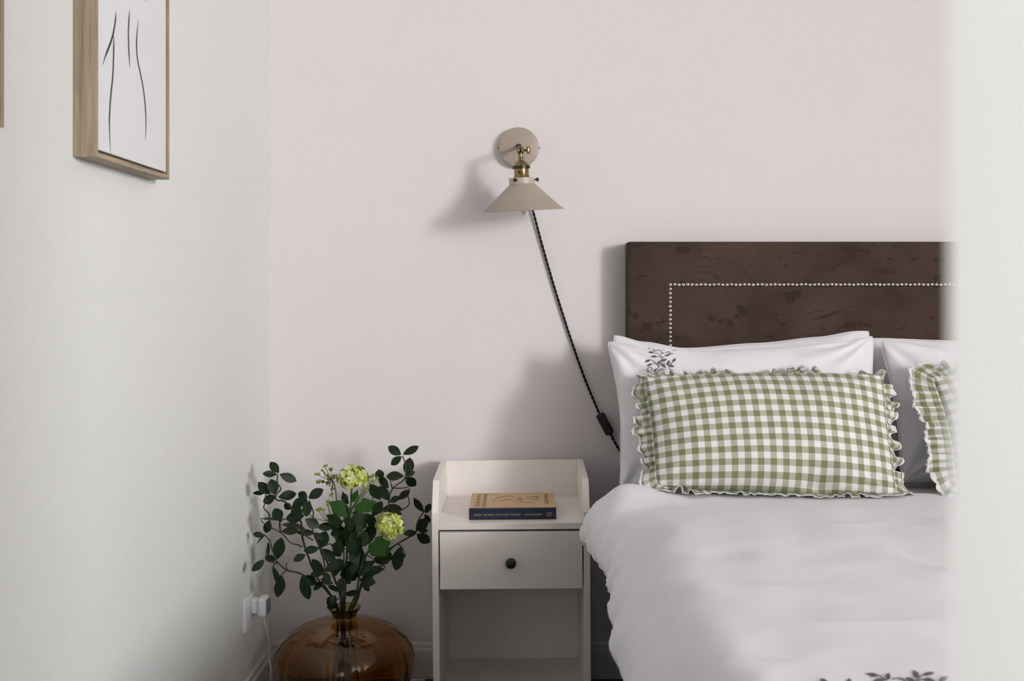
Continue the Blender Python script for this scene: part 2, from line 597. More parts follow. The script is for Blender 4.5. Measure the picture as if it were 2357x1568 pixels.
def art(zx, zy):       # photo crop coordinates (3.484 per pixel) -> point on the canvas plane
    px, py = zx / 3.4844, zy / 3.4844
    X = LX + 0.0339
    d = -X * FPX / (CX - px)
    return Vector((X, CAMY + d, CAMZ - (py - CY) / FPX * d))
S1 = [[(931, 92), (928, 150), (915, 240), (895, 320), (868, 395), (845, 455), (824, 522)],
      [(911, 280), (914, 340), (911, 470), (905, 620), (892, 740), (883, 860), (878, 980), (882, 1120), (887, 1235)],
      [(1041, 82), (1035, 160), (1031, 260), (1033, 380), (1039, 480), (1043, 545)],
      [(1110, 165), (1101, 260), (1096, 370), (1105, 480), (1127, 590), (1150, 710), (1165, 840), (1171, 960), (1170, 1060), (1167, 1120)],
      [(1200, -260), (1190, -150), (1176, -60), (1170, 12)]]
picture('deep oak box frame holding a white canvas with thin black curved lines', -1.32, -0.973, 1.2785, 1.80, [[art(*p) for p in s] for s in S1])
yo = -0.6445
S2 = [[art(*p) + Vector((0, yo, 0)) for p in s] for s in S1[1:3]]
picture('oak frame cut off by the left edge of the photo, only its right rail showing', -1.32 + yo, -0.973 + yo, 1.2785, 1.80, S2)

# ------------------------------------------------------------------ wall lamp
lamp = thing('wall_lamp', 'taupe metal wall lamp with cone shade, brass fittings and black twisted cord', 'lamp', (-0.013, 0, 1.41))
pc = P(1194, 338, 2.97)
Ty = Matrix.Translation((pc.x, 0, pc.z)) @ Matrix.Rotation(R(90), 4, 'X')      # local +z -> -y
pr = 0.0549
lathe('back_plate', [(0, 0.0005), (pr - 0.0005, 0.0005), (pr, 0.002), (pr, 0.021), (pr - 0.001, 0.0235), (pr - 0.004, 0.025), (0, 0.0255)], M['lamp'], lamp, 72, Ty)
for s in (-1, 1):
    V, F = lathe_geo([(0, -0.002), (0.0036, -0.001), (0.0036, 0.0006), (0.002, 0.0022), (0, 0.0025)], 14,
                     Matrix.Translation((pc.x + s * pr, -0.013, pc.z - 0.001)) @ Matrix.Rotation(R(90) * s, 4, 'Y'))
    obj('screw', mesh('screw', V, F, True), M['dark_brass'], lamp)
SW = P(1198, 346.5, 2.835)
px_ = 2.835 / FPX
a0 = Vector((pc.x, -0.0255, pc.z + 0.001))
tube('arm', [a0, a0 * 0.5 + SW * 0.5, SW], 0.0052, M['dark_brass'], lamp, 14)
lathe('arm_collar', [(0, 0), (0.0075, 0.0005), (0.0075, 0.004), (0.006, 0.006), (0, 0.006)], M['dark_brass'], lamp, 20,
      Matrix.Translation(a0) @ Matrix.Rotation(R(90), 4, 'X'))
LT = Matrix.Translation(SW) @ Matrix.Rotation(R(-2.7), 4, 'Y') @ Matrix.Rotation(R(4.3), 4, 'X')
def zp(y):   # pixel row -> local z under the swivel
    return -(y - 346.5) * px_
# swivel joint: two rounded cheeks
for s in (-1, 1):
    V, F = lathe_geo([(0, -0.0045), (0.006, -0.0042), (0.0092, -0.002), (0.0098, 0.0005), (0.0085, 0.003), (0.005, 0.005), (0, 0.0056)], 24,
                     LT @ Matrix.Translation((s * 0.0048, 0, 0)) @ Matrix.Rotation(R(90) * s, 4, 'Y'))
    obj('swivel_joint', mesh('swivel_joint', V, F, True), M['brass'], lamp)
V, F = lathe_geo([(0, 0.006), (0.0032, 0.006), (0.0024, 0.012), (0.0034, 0.0155), (0, 0.0155)], 14, LT @ Matrix.Rotation(R(90), 4, 'Y'))
ts = obj('thumb_screw', mesh('thumb_screw', V, F, True), M['dark_brass'], lamp)
V, F = lathe_geo([(0.0105 * math.sin(PI * k / 12), 0.0105 * math.cos(PI * k / 12)) for k in range(13)], 20,
                 LT @ Matrix.Translation((0.0205, -0.002, 0)) @ Matrix.Rotation(R(18), 4, 'Z') @ Matrix.Diagonal((0.58, 0.28, 1.0, 1)))
obj('thumb_wing', mesh('thumb_wing', V, F, True), M['brass'], ts)
lathe('neck', [(0.0, zp(354)), (0.0062, zp(354.5)), (0.0064, zp(357)), (0.0064, zp(365)), (0.0072, zp(366)), (0.0072, zp(369)), (0, zp(369.5))], M['brass'], lamp, 32, LT)
lathe('socket_cap', [(0.0, zp(368)), (0.007, zp(369)), (0.012, zp(371.5)), (0.0172, zp(375.5)), (0.0195, zp(379.5)), (0.0203, zp(383)), (0, zp(383.5))], M['brass'], lamp, 48, LT)
lathe('socket_ring', [(0.0, zp(381.5)), (0.0225, zp(381.5)), (0.0232, zp(382.3)), (0.0232, zp(387.5)), (0.0225, zp(388.3)), (0, zp(388.5))], M['dark_brass'], lamp, 40, LT,
      mod=lambda a, i: 1 + (0.015 if int(a * 40 / (2 * PI) + 0.5) % 2 else 0))
sh = lathe('socket_shell', [(0.0, zp(388)), (0.0195, zp(388)), (0.0195, zp(404)), (0.0205, zp(405.5)), (0.0215, zp(410)), (0, zp(410))], M['brass'], lamp, 48, LT)
# little stamped shield on the brass
shp = [(-0.0032, 0.0034), (-0.0012, 0.0030), (0, 0.0036), (0.0012, 0.0030), (0.0032, 0.0034), (0.0030, -0.0006), (0.0016, -0.0030), (0, -0.0042), (-0.0016, -0.0030), (-0.0030, -0.0006)]
def on_shell(x, z):
    a = -PI / 2 + (x - 0.006) / 0.0197
    return LT @ Vector((0.0198 * math.cos(a), 0.0198 * math.sin(a), zp(397) + z))
obj('stamp', mesh('stamp', [on_shell(*p) for p in shp], [tuple(range(len(shp)))]), M['dark_brass'], sh)
for k, (xx, zz, ww) in enumerate([(0.0075, -0.0015, 0.0055), (0.009, 0.002, 0.0015)]):
    q = [(xx - ww / 2, zz), (xx, zz), (xx + ww / 2, zz), (xx + ww / 2, zz + 0.0011), (xx, zz + 0.0011), (xx - ww / 2, zz + 0.0011)]
    obj('stamp', mesh('stamp', [on_shell(*p) for p in q], [(0, 1, 4, 5), (1, 2, 3, 4)]), M['dark_brass'], sh)
r30 = 30 * px_
lathe('shade_collar', [(0.0212, zp(409)), (r30 - 0.001, zp(408.8)), (r30, zp(409.8)), (r30, zp(423)), (r30 - 0.0015, zp(424.5)), (0.0212, zp(424.5))], M['lamp_light'], lamp, 64, LT, closed=True)
for a in (-115, 8, 125):
    V, F = lathe_geo([(0, -0.001), (0.0024, -0.001), (0.0024, 0.004), (0.0048, 0.0045), (0.0052, 0.008), (0.0042, 0.0105), (0, 0.011)], 16,
                     LT @ Matrix.Translation((0, 0, zp(414.5))) @ Matrix.Rotation(R(a), 4, 'Z') @ Matrix.Translation((r30, 0, 0)) @ Matrix.Rotation(R(90), 4, 'Y'))
    obj('shade_screw', mesh('shade_screw', V, F, True), M['dark_brass'], lamp)
r92, r945 = 90.5 * px_, 94.5 * px_
lathe('shade', [(r30 - 0.0005, zp(424)), (r92, zp(482.0)), (r945, zp(483.0)), (r945 + 0.0004, zp(484.2)), (r945 - 0.001, zp(485)),
                (r92 - 0.0012, zp(483.9)), (r30 - 0.004, zp(426.5)), (r30 - 0.006, zp(424))], M['lamp'], lamp, 96, LT, closed=True)
lathe('bulb', [(0, zp(408)), (0.013, zp(411)), (0.013, zp(424)), (0.0165, zp(440)), (0.0175, zp(456)), (0.0155, zp(472)), (0.0105, zp(484)), (0.006, zp(490)), (0.0028, zp(495)), (0, zp(496.5))], M['bulb'], lamp, 32, LT, ang=60)
# twisted flex with an inline switch
def cpx(x, y, off=0.008):
    return P(x, y, 3.0 - off)
up_path = catmull([Vector((pc.x + 0.012, -0.012, pc.z - 0.052)), cpx(1212, 440, 0.014), cpx(1227, 487, 0.011), cpx(1248, 565), cpx(1276, 662), cpx(1312, 775), cpx(1346, 872), cpx(1381, 956)], 40)
dn_path = catmull([cpx(1404, 996), cpx(1416, 1020), cpx(1434, 1050), cpx(1452, 1082, 0.012), cpx(1470, 1140, 0.012), cpx(1475, 1260, 0.012)], 40)
def resample(path, step):
    out, acc = [path[0]], 0
    for a, b in zip(path, path[1:]):
        L = (b - a).length
        while acc + L >= step:
            t = (step - acc) / L
            a = a + (b - a) * t
            out.append(a)
            L = (b - a).length
            acc = 0
        acc += L
    return out
def twisted(path):
    c = resample(path, 0.0016)
    V, F = [], []
    n = len(c)
    for ph in (0, PI):
        pts = []
        for i, p in enumerate(c):
            t = (c[min(i + 1, n - 1)] - c[max(i - 1, 0)]).normalized()
            u = Vector((0, -1, 0))
            u = (u - t * u.dot(t)).normalized()
            w = t.cross(u)
            a = 2 * PI * i * 0.0016 / 0.026 + ph
            pts.append(p + (u * math.cos(a) + w * math.sin(a)) * 0.0018)
        tube_geo(pts, 0.0020, 7, V, F)
    return V, F
V, F = twisted(up_path)
V2, F2 = twisted(dn_path)
k = len(V)
cord = obj('cord', mesh('cord', V + V2, F + [tuple(i + k for i in f) for f in F2], True), M['cord'], lamp)
ca, cb = cpx(1380, 953, 0.012), cpx(1404.5, 999, 0.012)
ax = (cb - ca).normalized()
sd = ax.cross(Vector((0, 1, 0))).normalized()
nn = ax.cross(sd)
TS = Matrix(((sd.x, nn.x, ax.x, 0), (sd.y, nn.y, ax.y, 0), (sd.z, nn.z, ax.z, 0), (0, 0, 0, 1)))
TS = Matrix.Translation((ca + cb) / 2) @ TS
L = (cb - ca).length / 2
bm = bmesh.new()
add_box(bm, -0.0125, 0.0125, -0.009, 0.009, -L, L, 0.005, 3, TS)
sw = obj('cord_switch', bm, M['black'], cord)
bm = bmesh.new()
add_box(bm, -0.005, 0.005, -0.0115, 0.0115, -0.010, 0.010, 0.0025, 2, TS)
obj('rocker', bm, M['black_metal'], lamp)

# ------------------------------------------------------------------ nightstand (leans a little towards the room)
NX, NF, NB = -0.031, -0.35, -0.05         # centre, front, inner back
NT = Matrix.Translation((NX, NF, 0.5)) @ Matrix.Rotation(R(-0.45), 4, 'Y') @ Matrix.Rotation(R(1.7), 4, 'X') @ Matrix.Translation((-NX, -NF, -0.5))
ns = thing('nightstand', 'white open nightstand with one drawer and a raised back rail', 'nightstand', (NX, -0.2, 0))
HW, TH = 0.178, 0.016
for s in (-1, 1):
    prof = [(NB - 0.0 + 0.012, 0.0), (NF, 0.0), (NF, 0.527), (NF + 0.048, 0.5985), (NB + 0.012, 0.6005)]
    bm = bmesh.new()
    xa, xb = (NX - HW - TH, NX - HW) if s < 0 else (NX + HW, NX + HW + TH)
    va = [bm.verts.new((xa, y, z)) for y, z in prof]
    vb = [bm.verts.new((xb, y, z)) for y, z in prof]
    n = len(prof)
    bm.faces.new(va)
    bm.faces.new(list(reversed(vb)))
    for i in range(n):
        j = (i + 1) % n
        bm.faces.new((va[i], vb[i], vb[j], va[j]))
    bmesh.ops.recalc_face_normals(bm, faces=bm.faces)
    bmesh.ops.bevel(bm, geom=list(bm.edges), offset=0.0009, segments=2, affect='EDGES')
    for v in bm.verts:
        low = v.co.z < 0.01
        v.co = NT @ v.co
        if low:
            v.co.z = 0.0 if v.co.z < 0.012 else 0.001
    obj('side_panel', bm, M['white_lam'], ns)
def nbox(name, x0, x1, y0, y1, z0, z1, m=None, parent=None, bevel=0.0008):
    return box(name, NX + x0, NX + x1, y0, y1, z0, z1, m or M['white_lam'], parent or ns, bevel, NT)
nbox('back_panel', -HW, HW, NB, NB + 0.010, 0.03, 0.5995)
nbox('top_shelf', -HW, HW, NF + 0.001, NB, 0.4848, 0.5006)
nbox('bottom_shelf', -HW, HW, NF + 0.004, NB, 0.040, 0.055)
nbox('plinth', -HW, HW, NF + 0.02, NF + 0.034, 0.012, 0.040)
bm = bmesh.new()
add_box(bm, NX - HW + 0.0032, NX + HW - 0.0032, NF - 0.001, NF + 0.015, 0.3385, 0.4795, 0.001, 2, NT)
for x0, x1, y0, y1, z0, z1 in ((-HW + 0.012, -HW + 0.024, NF + 0.015, NB - 0.02, 0.352, 0.455), (HW - 0.024, HW - 0.012, NF + 0.015, NB - 0.02, 0.352, 0.455),
                               (-HW + 0.024, HW - 0.024, NB - 0.032, NB - 0.02, 0.352, 0.455), (-HW + 0.024, HW - 0.024, NF + 0.015, NB - 0.032, 0.352, 0.358)):
    add_box(bm, NX + x0, NX + x1, y0, y1, z0, z1, 0, 2, NT)
drawer = obj('drawer', bm, M['white_lam'], ns)
kp = P(1176, 1295, 2.645)
KT = Matrix.Translation((kp.x, NF - 0.001 - (0.5 - kp.z) * 0 + math.tan(R(1.7)) * (0.5 - kp.z) , kp.z)) @ Matrix.Rotation(R(90), 4, 'X')
lathe('knob', [(0, -0.001), (0.0065, -0.001), (0.0058, 0.006), (0.0062, 0.009), (0.0105, 0.0115), (0.0132, 0.016), (0.0130, 0.0205), (0.0105, 0.0248), (0.006, 0.0268), (0, 0.0274)], M['black_metal'], drawer, 32, KT, ang=60)

# ------------------------------------------------------------------ book on the nightstand
BZ = 0.5009
bk = thing('book', 'tan hardback book with navy spine lying on the white nightstand', 'book', NT @ Vector((-0.028, -0.21, BZ)))
bx0, bx1 = (1080 - CX) / FPX * 2.689, (1280 - CX) / FPX * 2.689
byf, byb, bh = -0.312, -0.132, 0.0275
YR = Matrix.Translation((0, byf, 0)) @ Matrix.Rotation(R(0.35), 4, 'Z') @ Matrix.Translation((0, -byf, 0))
BT = NT @ YR
# navy quarter binding: spine wrapping on to both boards
box('cover_board', bx0, bx1, byf + 0.0085, byb, BZ + bh - 0.003, BZ + bh, M['tan'], bk, 0.0005, BT)
box('cover_board', bx0, bx1, byf + 0.0085, byb, BZ, BZ + 0.003, M['tan'], bk, 0.0005, BT)
box('page_block', bx0 + 0.003, bx1 - 0.003, byf + 0.003, byb - 0.004, BZ + 0.003, BZ + bh - 0.003, M['pages'], bk, 0, BT)
bm = bmesh.new()
add_box(bm, bx0 - 0.0003, bx1 + 0.0003, byf - 0.001, byf + 0.0028, BZ + 0.0003, BZ + bh - 0.0003, 0.0009, 2, BT)
spine = obj('spine', bm, M['navy'], bk)
for z0, z1 in ((BZ - 0.0001, BZ + 0.0032), (BZ + bh - 0.0032, BZ + bh + 0.0002)):
    box('spine_wrap', bx0 - 0.0003, bx1 + 0.0003, byf + 0.0026, byf + 0.0088, z0, z1, M['navy'], spine, 0.0004, BT)

def text_mesh(body, size, T, extrude=0.0, shear=0.0, spacing=1.0, align='LEFT', xscale=1.0):
    cu = bpy.data.curves.new('t', 'FONT')
    cu.body = body
    cu.size = size
    cu.shear = shear
    cu.space_character = spacing
    cu.align_x = align
    cu.resolution_u = 3
    o = bpy.data.objects.new('t', cu)
    COL.objects.link(o)
    bpy.context.view_layer.update()
    me = bpy.data.meshes.new_from_object(o.evaluated_get(bpy.context.evaluated_depsgraph_get()))
    bpy.data.objects.remove(o)
    bpy.data.curves.remove(cu)
    me.transform(T @ Matrix.Diagonal((xscale, 1, 1, 1)))
    return me
def width_of(body, size, spacing=1.0, shear=0.0):
    me = text_mesh(body, size, Matrix.Identity(4), spacing=spacing, shear=shear)
    w = max(v.co.x for v in me.vertices) - min(v.co.x for v in me.vertices)
    bpy.data.meshes.remove(me)
    return w
def spine_text(body, pxa, pxb, zc):
    xa, xb = (pxa - CX) / FPX * 2.689, (pxb - CX) / FPX * 2.689
    size = 0.0078
    w = width_of(body, size, 1.1)
    T = BT @ Matrix.Translation((xa, byf - 0.0014, zc - 0.0027)) @ Matrix.Rotation(R(90), 4, 'X')
    obj('lettering', text_mesh(body, size, T, spacing=1.1, xscale=(xb - xa) / w), M['gold'], spine)
spine_text('THE BOY, THE MOLE, THE FOX AND THE HORSE', 1090, 1198, BZ + 0.0125)
spine_text('CHARLIE MACKESY', 1207, 1248, BZ + 0.0125)
# round gold emblem on the spine
ec = Vector(((1264.5 - CX) / FPX * 2.689, byf - 0.0013, BZ + 0.0128))
V, F = [], []
ring = [BT @ (ec + Vector((0.0066 * math.cos(a), 0, 0.0053 * math.sin(a)))) for a in [2 * PI * k / 40 for k in range(40)]]
tube_geo(ring, 0.0004, 5, V, F, closed=True)
for ph in (0, PI):
    arc = []
    for k in range(16):
        a = -0.3 + 2.6 * k / 15 + ph
        r = 0.0045 - 0.0016 * k / 15
        arc.append(BT @ (ec + Vector((r * math.cos(a), 0, 0.8 * r * math.sin(a)))))
    tube_geo(arc, lambda t: 0.0003 + 0.0006 * math.sin(PI * t), 5, V, F)
obj('emblem', mesh('emblem', V, F, True), M['gold'], spine)
# handwriting on the cover, running from the spine to the fore-edge, and plain ink strokes between
top = BZ + bh + 0.0002
def cover_pt(px, t):      # px at the spine end, t 0..1 across the cover away from the spine
    return Vector(((px - CX) / FPX * 2.69, byf + 0.012 + t * (byb - byf - 0.018), top))
def cover_text(body, px, t0, t1, size=0.021):
    w = width_of(body, size, 0.95, 0.45)
    a, b = cover_pt(px, t0), cover_pt(px, t1)
    T = BT @ Matrix.Translation(a) @ Matrix.Rotation(R(90), 4, 'Z')
    obj('handwriting', text_mesh(body, size, T, spacing=0.95, shear=0.45, xscale=(b.y - a.y) / w), M['sepia'], bk)
cover_text('The Boy, the mole,', 1102.5, 0.05, 0.92, 0.017)
cover_text('the Fox and the Horse', 1118.5, 0.03, 0.96, 0.017)
cover_text('Charlie Mackesy', 1264, 0.2, 0.9, 0.016)
V, F = [], []
for st, w in (([(1135, .25), (1136, .5), (1146, .68), (1160, .78), (1172, .8), (1186, .72)], .0007), ([(1147, .45), (1158, .5), (1165, .56), (1178, .46), (1185, .36)], .0006),
              ([(1180, .28), (1200, .36), (1220, .32), (1236, .36)], .0005), ([(1212, .66), (1226, .72), (1240, .72), (1240, .58), (1228, .52), (1216, .54)], .0009),
              ([(1188, .55), (1196, .68), (1202, .55), (1194, .48), (1190, .6), (1200, .66)], .0007)):
    c = [BT @ p for p in catmull([cover_pt(a, b) for a, b in st], 8)]
    tube_geo(c, lambda t, w=w: w * (0.35 + 0.65 * math.sin(PI * min(1, t * 1.1))), 4, V, F)
obj('ink_strokes', mesh('ink_strokes', V, F, True), M['sepia'], bk)

# ------------------------------------------------------------------ bed
HBX0, HBX1, HBY = 0.2805, 1.80, -0.09
bed = thing('bed', 'double bed with brown velvet headboard edged by a line of nailheads', 'bed', (1.04, -1.05, 0))
bm = bmesh.new()
add_box(bm, HBX0, HBX1, HBY, -0.012, 0.25, 1.203, 0.006, 3)
hb = obj('headboard', bm, M['velvet'], bed)
sharp_by_angle(hb.data, 50)
bm = bmesh.new()
add_box(bm, HBX0 + 0.03, HBX1 - 0.03, -2.03, HBY, 0.06, 0.37, 0.012, 2)
obj('base', bm, M['bed_base'], bed)
for x in (HBX0 + 0.08, HBX1 - 0.08):
    for y in (-1.95, -0.2):
        box('foot', x - 0.025, x + 0.025, y - 0.025, y + 0.025, 0, 0.06, M['black'], bed, 0.003)
nv, nf = lathe_geo([(0.0054, -0.001), (0.0056, 0.0006), (0.0046, 0.0026), (0.0026, 0.0040), (0, 0.0045)], 12, Matrix.Rotation(R(90), 4, 'X'))
nm = mesh('nailhead', nv, nf, True)
nm.materials.append(M['nail'])
def nail(x, z):
    o = bpy.data.objects.new('nailhead', nm)
    COL.objects.link(o)
    o.parent = hb
    o.location = Vector((x, HBY, z)) - world_loc(hb)
NZ, NXL = CAMZ - (655.5 - CY) / FPX * 2.91, (1543 - CX) / FPX * 2.91
NXR = HBX0 + HBX1 - NXL
cnt = int((NXR - NXL) / 0.01172)
for i in range(cnt + 1):
    nail(NXL + (NXR - NXL) * i / cnt, NZ + 0.0006 * math.sin(i * 1.9))
for i in range(1, 30):
    nail(NXL + 0.0004 * math.sin(i * 2.3), NZ - i * 0.0117)
    nail(NXR + 0.0004 * math.sin(i * 1.3), NZ - i * 0.0117)
box('mattress', HBX0 + 0.02, HBX1 - 0.02, -2.02, HBY - 0.012, 0.37, 0.588, M['sheet'], None, 0.03)
tag(bpy.data.objects['mattress'], 'mattress in a pale fitted sheet under the white duvet', 'mattress')

# ---- pillow shapes
class Pillow:
    def __init__(self, TL, TR, BL, BR, half, pinch=(0.0, 0.0), seed=0, wr=0.004, nu=72, nv=48, exp=0.5, sag=None, dent=None, rnd=0.017):
        self.rnd = rnd
        self.c = [Vector(p) for p in (TL, TR, BL, BR)]
        self.half, self.pinch, self.seed, self.wr, self.nu, self.nv, self.exp, self.sag, self.dent = half, pinch, seed, wr, nu, nv, exp, sag, dent
        ex = (self.c[1] - self.c[0]) + (self.c[3] - self.c[2])
        ey = (self.c[0] - self.c[2]) + (self.c[1] - self.c[3])
        self.ex, self.ey = ex.normalized(), ey.normalized()
        self.n = self.ex.cross(self.ey).normalized()
        if self.n.y > 0:
            self.n = -self.n
    def plane(self, u, v):     # u,v in -1..1, v up
        rk = self.rnd * (abs(u) * abs(v)) ** 9
        u, v = u * (1 - rk), v * (1 - 1.4 * rk)
        a, b = (u + 1) / 2, (v + 1) / 2
        p = (self.c[2] * (1 - a) + self.c[3] * a) * (1 - b) + (self.c[0] * (1 - a) + self.c[1] * a) * b
        p = p - self.ex * (u * self.pinch[0] * (1 - v * v)) - self.ey * (v * self.pinch[1] * (1 - u * u))
        if self.sag and v > -1:
            p = p + self.ey * (self.sag(u) * sstep(-0.2, 1, v))
        return p
    def pt(self, u, v, s):     # s=+1 front, -1 back
        p = self.plane(u, v)
        f = max(0.0, (1 - abs(u) ** 2.4) * (1 - abs(v) ** 2.4)) ** self.exp
        q = p * 6 + Vector((self.seed * 7.3, s * 3.1, 0))
        cor = math.exp(-((1 - abs(u)) ** 2 + (1 - abs(v)) ** 2) / 0.25)
        ang = math.atan2(1 - abs(v) + 0.02, 1 - abs(u) + 0.02)
        w = noise.noise(q) * 1.2 + noise.noise(q * 2.3) * 0.6
        w += (abs(noise.noise(q * 1.6 + Vector((5, 5, 5)))) * -1.6)
        w += cor * math.sin(ang * 14 + self.seed) * 0.8
        e = min(1, 3 * f)
        h = self.half * f + self.wr * w * e
        if self.dent and s > 0:
            h += self.dent(u, v)
        return p + self.n * (s * h)
    def geo(self, uvscale=None):
        V, F, UV = [], [], []
        nu, nv = self.nu, self.nv
        def cs(k, n):          # cosine spacing so the rim is well resolved
            return -math.cos(PI * k / n) * 0.55 + (2 * k / n - 1) * 0.45
        idx = {}
        for s in (1, -1):
            for j in range(nv + 1):
                for i in range(nu + 1):
                    edge = i in (0, nu) or j in (0, nv)
                    if s < 0 and edge:
                        idx[(s, i, j)] = idx[(1, i, j)]
                        continue
                    u, v = cs(i, nu), cs(j, nv)
                    idx[(s, i, j)] = len(V)
                    V.append(self.pt(u, v, s))
                    if uvscale:
                        UV.append((u * uvscale[0] + 100.25, (v - 0.075 * (1 - u * u)) * uvscale[1] + 100.25))
            for j in range(nv):
                for i in range(nu):
                    q = (idx[(s, i, j)], idx[(s, i + 1, j)], idx[(s, i + 1, j + 1)], idx[(s, i, j + 1)])
                    F.append(q if s > 0 else tuple(reversed(q)))
        return V, F, UV

def make_pillow(label, p, group='white pillows on the bed'):
    V, F, _ = p.geo()
    o = obj('pillow', mesh('pillow', V, F, True), M['cotton'])
    tag(o, label, 'pillow', group)
    # thin seam piping all around
    loop = []
    for k in range(240):
        t = k / 240 * 4
        a = (t % 1) * 2 - 1
        uv = [(a, -1), (1, a), (-a, 1), (-1, -a)][int(t)]
        loop.append(p.plane(*uv))
    tube('seam', loop, 0.0016, M['cotton'], o, 5, closed=True)
    return o, BVHTree.FromPolygons(V, F)
def sagf(pts):
    return lambda u: lerp_tab(pts, u)
rearL = Pillow(P(1409, 769, 2.85), P(2004, 759, 2.85), P(1425, 1085, 2.77), P(2010, 1085, 2.77), 0.050, (0.012, 0.012), 3, 0.003,
               sag=sagf([(-1, 0), (-0.75, -0.018), (-0.45, -0.032), (0.1, -0.020), (0.6, -0.010), (0.9, 0.0), (1, 0)]))
make_pillow('plain white pillow leaning on the headboard behind the embroidered pillow', rearL)
frontL = Pillow(P(1394, 784, 2.745), P(2013, 770, 2.745), P(1422, 1150, 2.625), P(2052, 1140, 2.625), 0.080, (0.022, 0.010), 1, 0.0085,
                sag=sagf([(-1, 0), (-0.7, -0.012), (-0.3, -0.022), (0.3, -0.018), (0.75, -0.012), (0.92, -0.004), (1, 0)]))
fp, fp_bvh = make_pillow('white pillow embroidered with grey leaves behind the left gingham cushion', frontL)
rearR = Pillow(P(1999, 776, 2.857), P(2620, 772, 2.857), P(2004, 1085, 2.80), P(2620, 1085, 2.80), 0.046, (0.002, 0.014), 5, 0.003)
make_pillow('right-hand white pillow against the headboard, mostly hidden behind another', rearR)
frontR = Pillow(P(2022, 782, 2.755), P(2650, 784, 2.755), P(2072, 1112, 2.64), P(2660, 1112, 2.64), 0.078, (0.016, 0.012), 8, 0.0085)
make_pillow('white pillow behind the gingham cushion next to the doorway edge', frontR)

# ---- embroidery helpers: thread laid on the cloth along the surface normal
def project(bvh, px, py, lift=0.0007):
    o = Vector((0, CAMY, CAMZ))
    d = (P(px, py, 1.0) - o).normalized()
    hit, nrm, _, _ = bvh.ray_cast(o, d)
    if hit is None:
        return None
    if nrm.dot(d) > 0:
        nrm = -nrm
    return hit + nrm * lift
def emb_leaf(bvh, b, t, w, V, F):
    b, t = Vector((b[0], b[1])), Vector((t[0], t[1]))
    ax = t - b
    sd = Vector((-ax.y, ax.x))
    k = len(V)
    n = 8
    rows = []
    for i in range(n + 1):
        q = i / n
        hw = 0.5 * w * math.sin(PI * q ** 0.9) ** 0.85 if 0 < q < 1 else 0.0
        row = []
        for s in (-1, 0, 1):
            p2 = b + ax * q + sd * (hw * s)
            p = project(bvh, p2.x, p2.y, 0.0007 + (0.0006 if s == 0 else 0))
            if p is None:
                return
            row.append(p)
        rows.append(row)
    for r in rows:
        V += r
    for i in range(n):
        for s in (0, 1):
            a = k + 3 * i + s
            F.append((a, a + 1, a + 4, a + 3))
def emb_line(bvh, pts, w, V, F):
    c = catmull([Vector((x, y, 0)) for x, y in pts], 6)
    pp = [project(bvh, p.x, p.y, 0.0006) for p in c]
    pp = [p for p in pp if p is not None]
    if len(pp) > 2:
        tube_geo(pp, w, 5, V, F)
def e8(p):       # crop (1460,780) at 16.83 per pixel
    return (1460 + p[0] / 16.836, 780 + p[1] / 16.836)
V, F = [], []
for b, t, w in [((775, 548), (530, 520), .28), ((880, 685), (635, 685), .32), ((1180, 675), (1395, 620), .34), ((1040, 570), (1140, 570), .5), ((680, 475), (900, 468), .18),
                ((630, 820), (395, 905), .38), ((690, 970), (468, 1078), .38), ((905, 1010), (1000, 840), .5), ((1045, 875), (1275, 785), .42), ((1050, 985), (1225, 1135), .48),
                ((1290, 1010), (1365, 830), .55), ((1480, 915), (1610, 755), .5), ((1330, 1020), (1555, 1095), .42), ((940, 1190), (745, 1265), .6), ((960, 1190), (1110, 1285), .6),
                ((1190, 535), (1410, 508), .14), ((1300, 570), (1540, 590), .16), ((860, 435), (1020, 445), .2), ((1060, 440), (1180, 432), .18), ((640, 392), (505, 378), .2), ((700, 408), (820, 410), .2),
                ((1480, 460), (1640, 460), .12)]:
    emb_leaf(fp_bvh, e8(b), e8(t), w, V, F)
for l in [[(945, 1190), (940, 1100), (900, 1020), (850, 960), (760, 870), (640, 820)], [(935, 1060), (860, 990), (780, 968), (690, 970)],
          [(940, 1070), (1030, 980), (1040, 870), (1075, 760), (1050, 690), (960, 600), (780, 555)], [(1040, 705), (960, 690), (880, 690)], [(1080, 760), (1180, 680)],
          [(1010, 460), (1050, 540)], [(1045, 975), (1130, 960), (1260, 1000), (1350, 1090), (1355, 1190)], [(1390, 990), (1480, 920)],
          [(550, 1290), (510, 1200), (560, 1120), (640, 1110), (700, 1160), (665, 1230)], [(1240, 1190), (1170, 1190), (1150, 1250), (1200, 1290)]]:
    emb_line(fp_bvh, [e8(p) for p in l], 0.0008, V, F)
o = obj('embroidery', mesh('embroidery', V, F, True), M['thread'], fp)
o['label'] = 'grey embroidered leaf sprig'

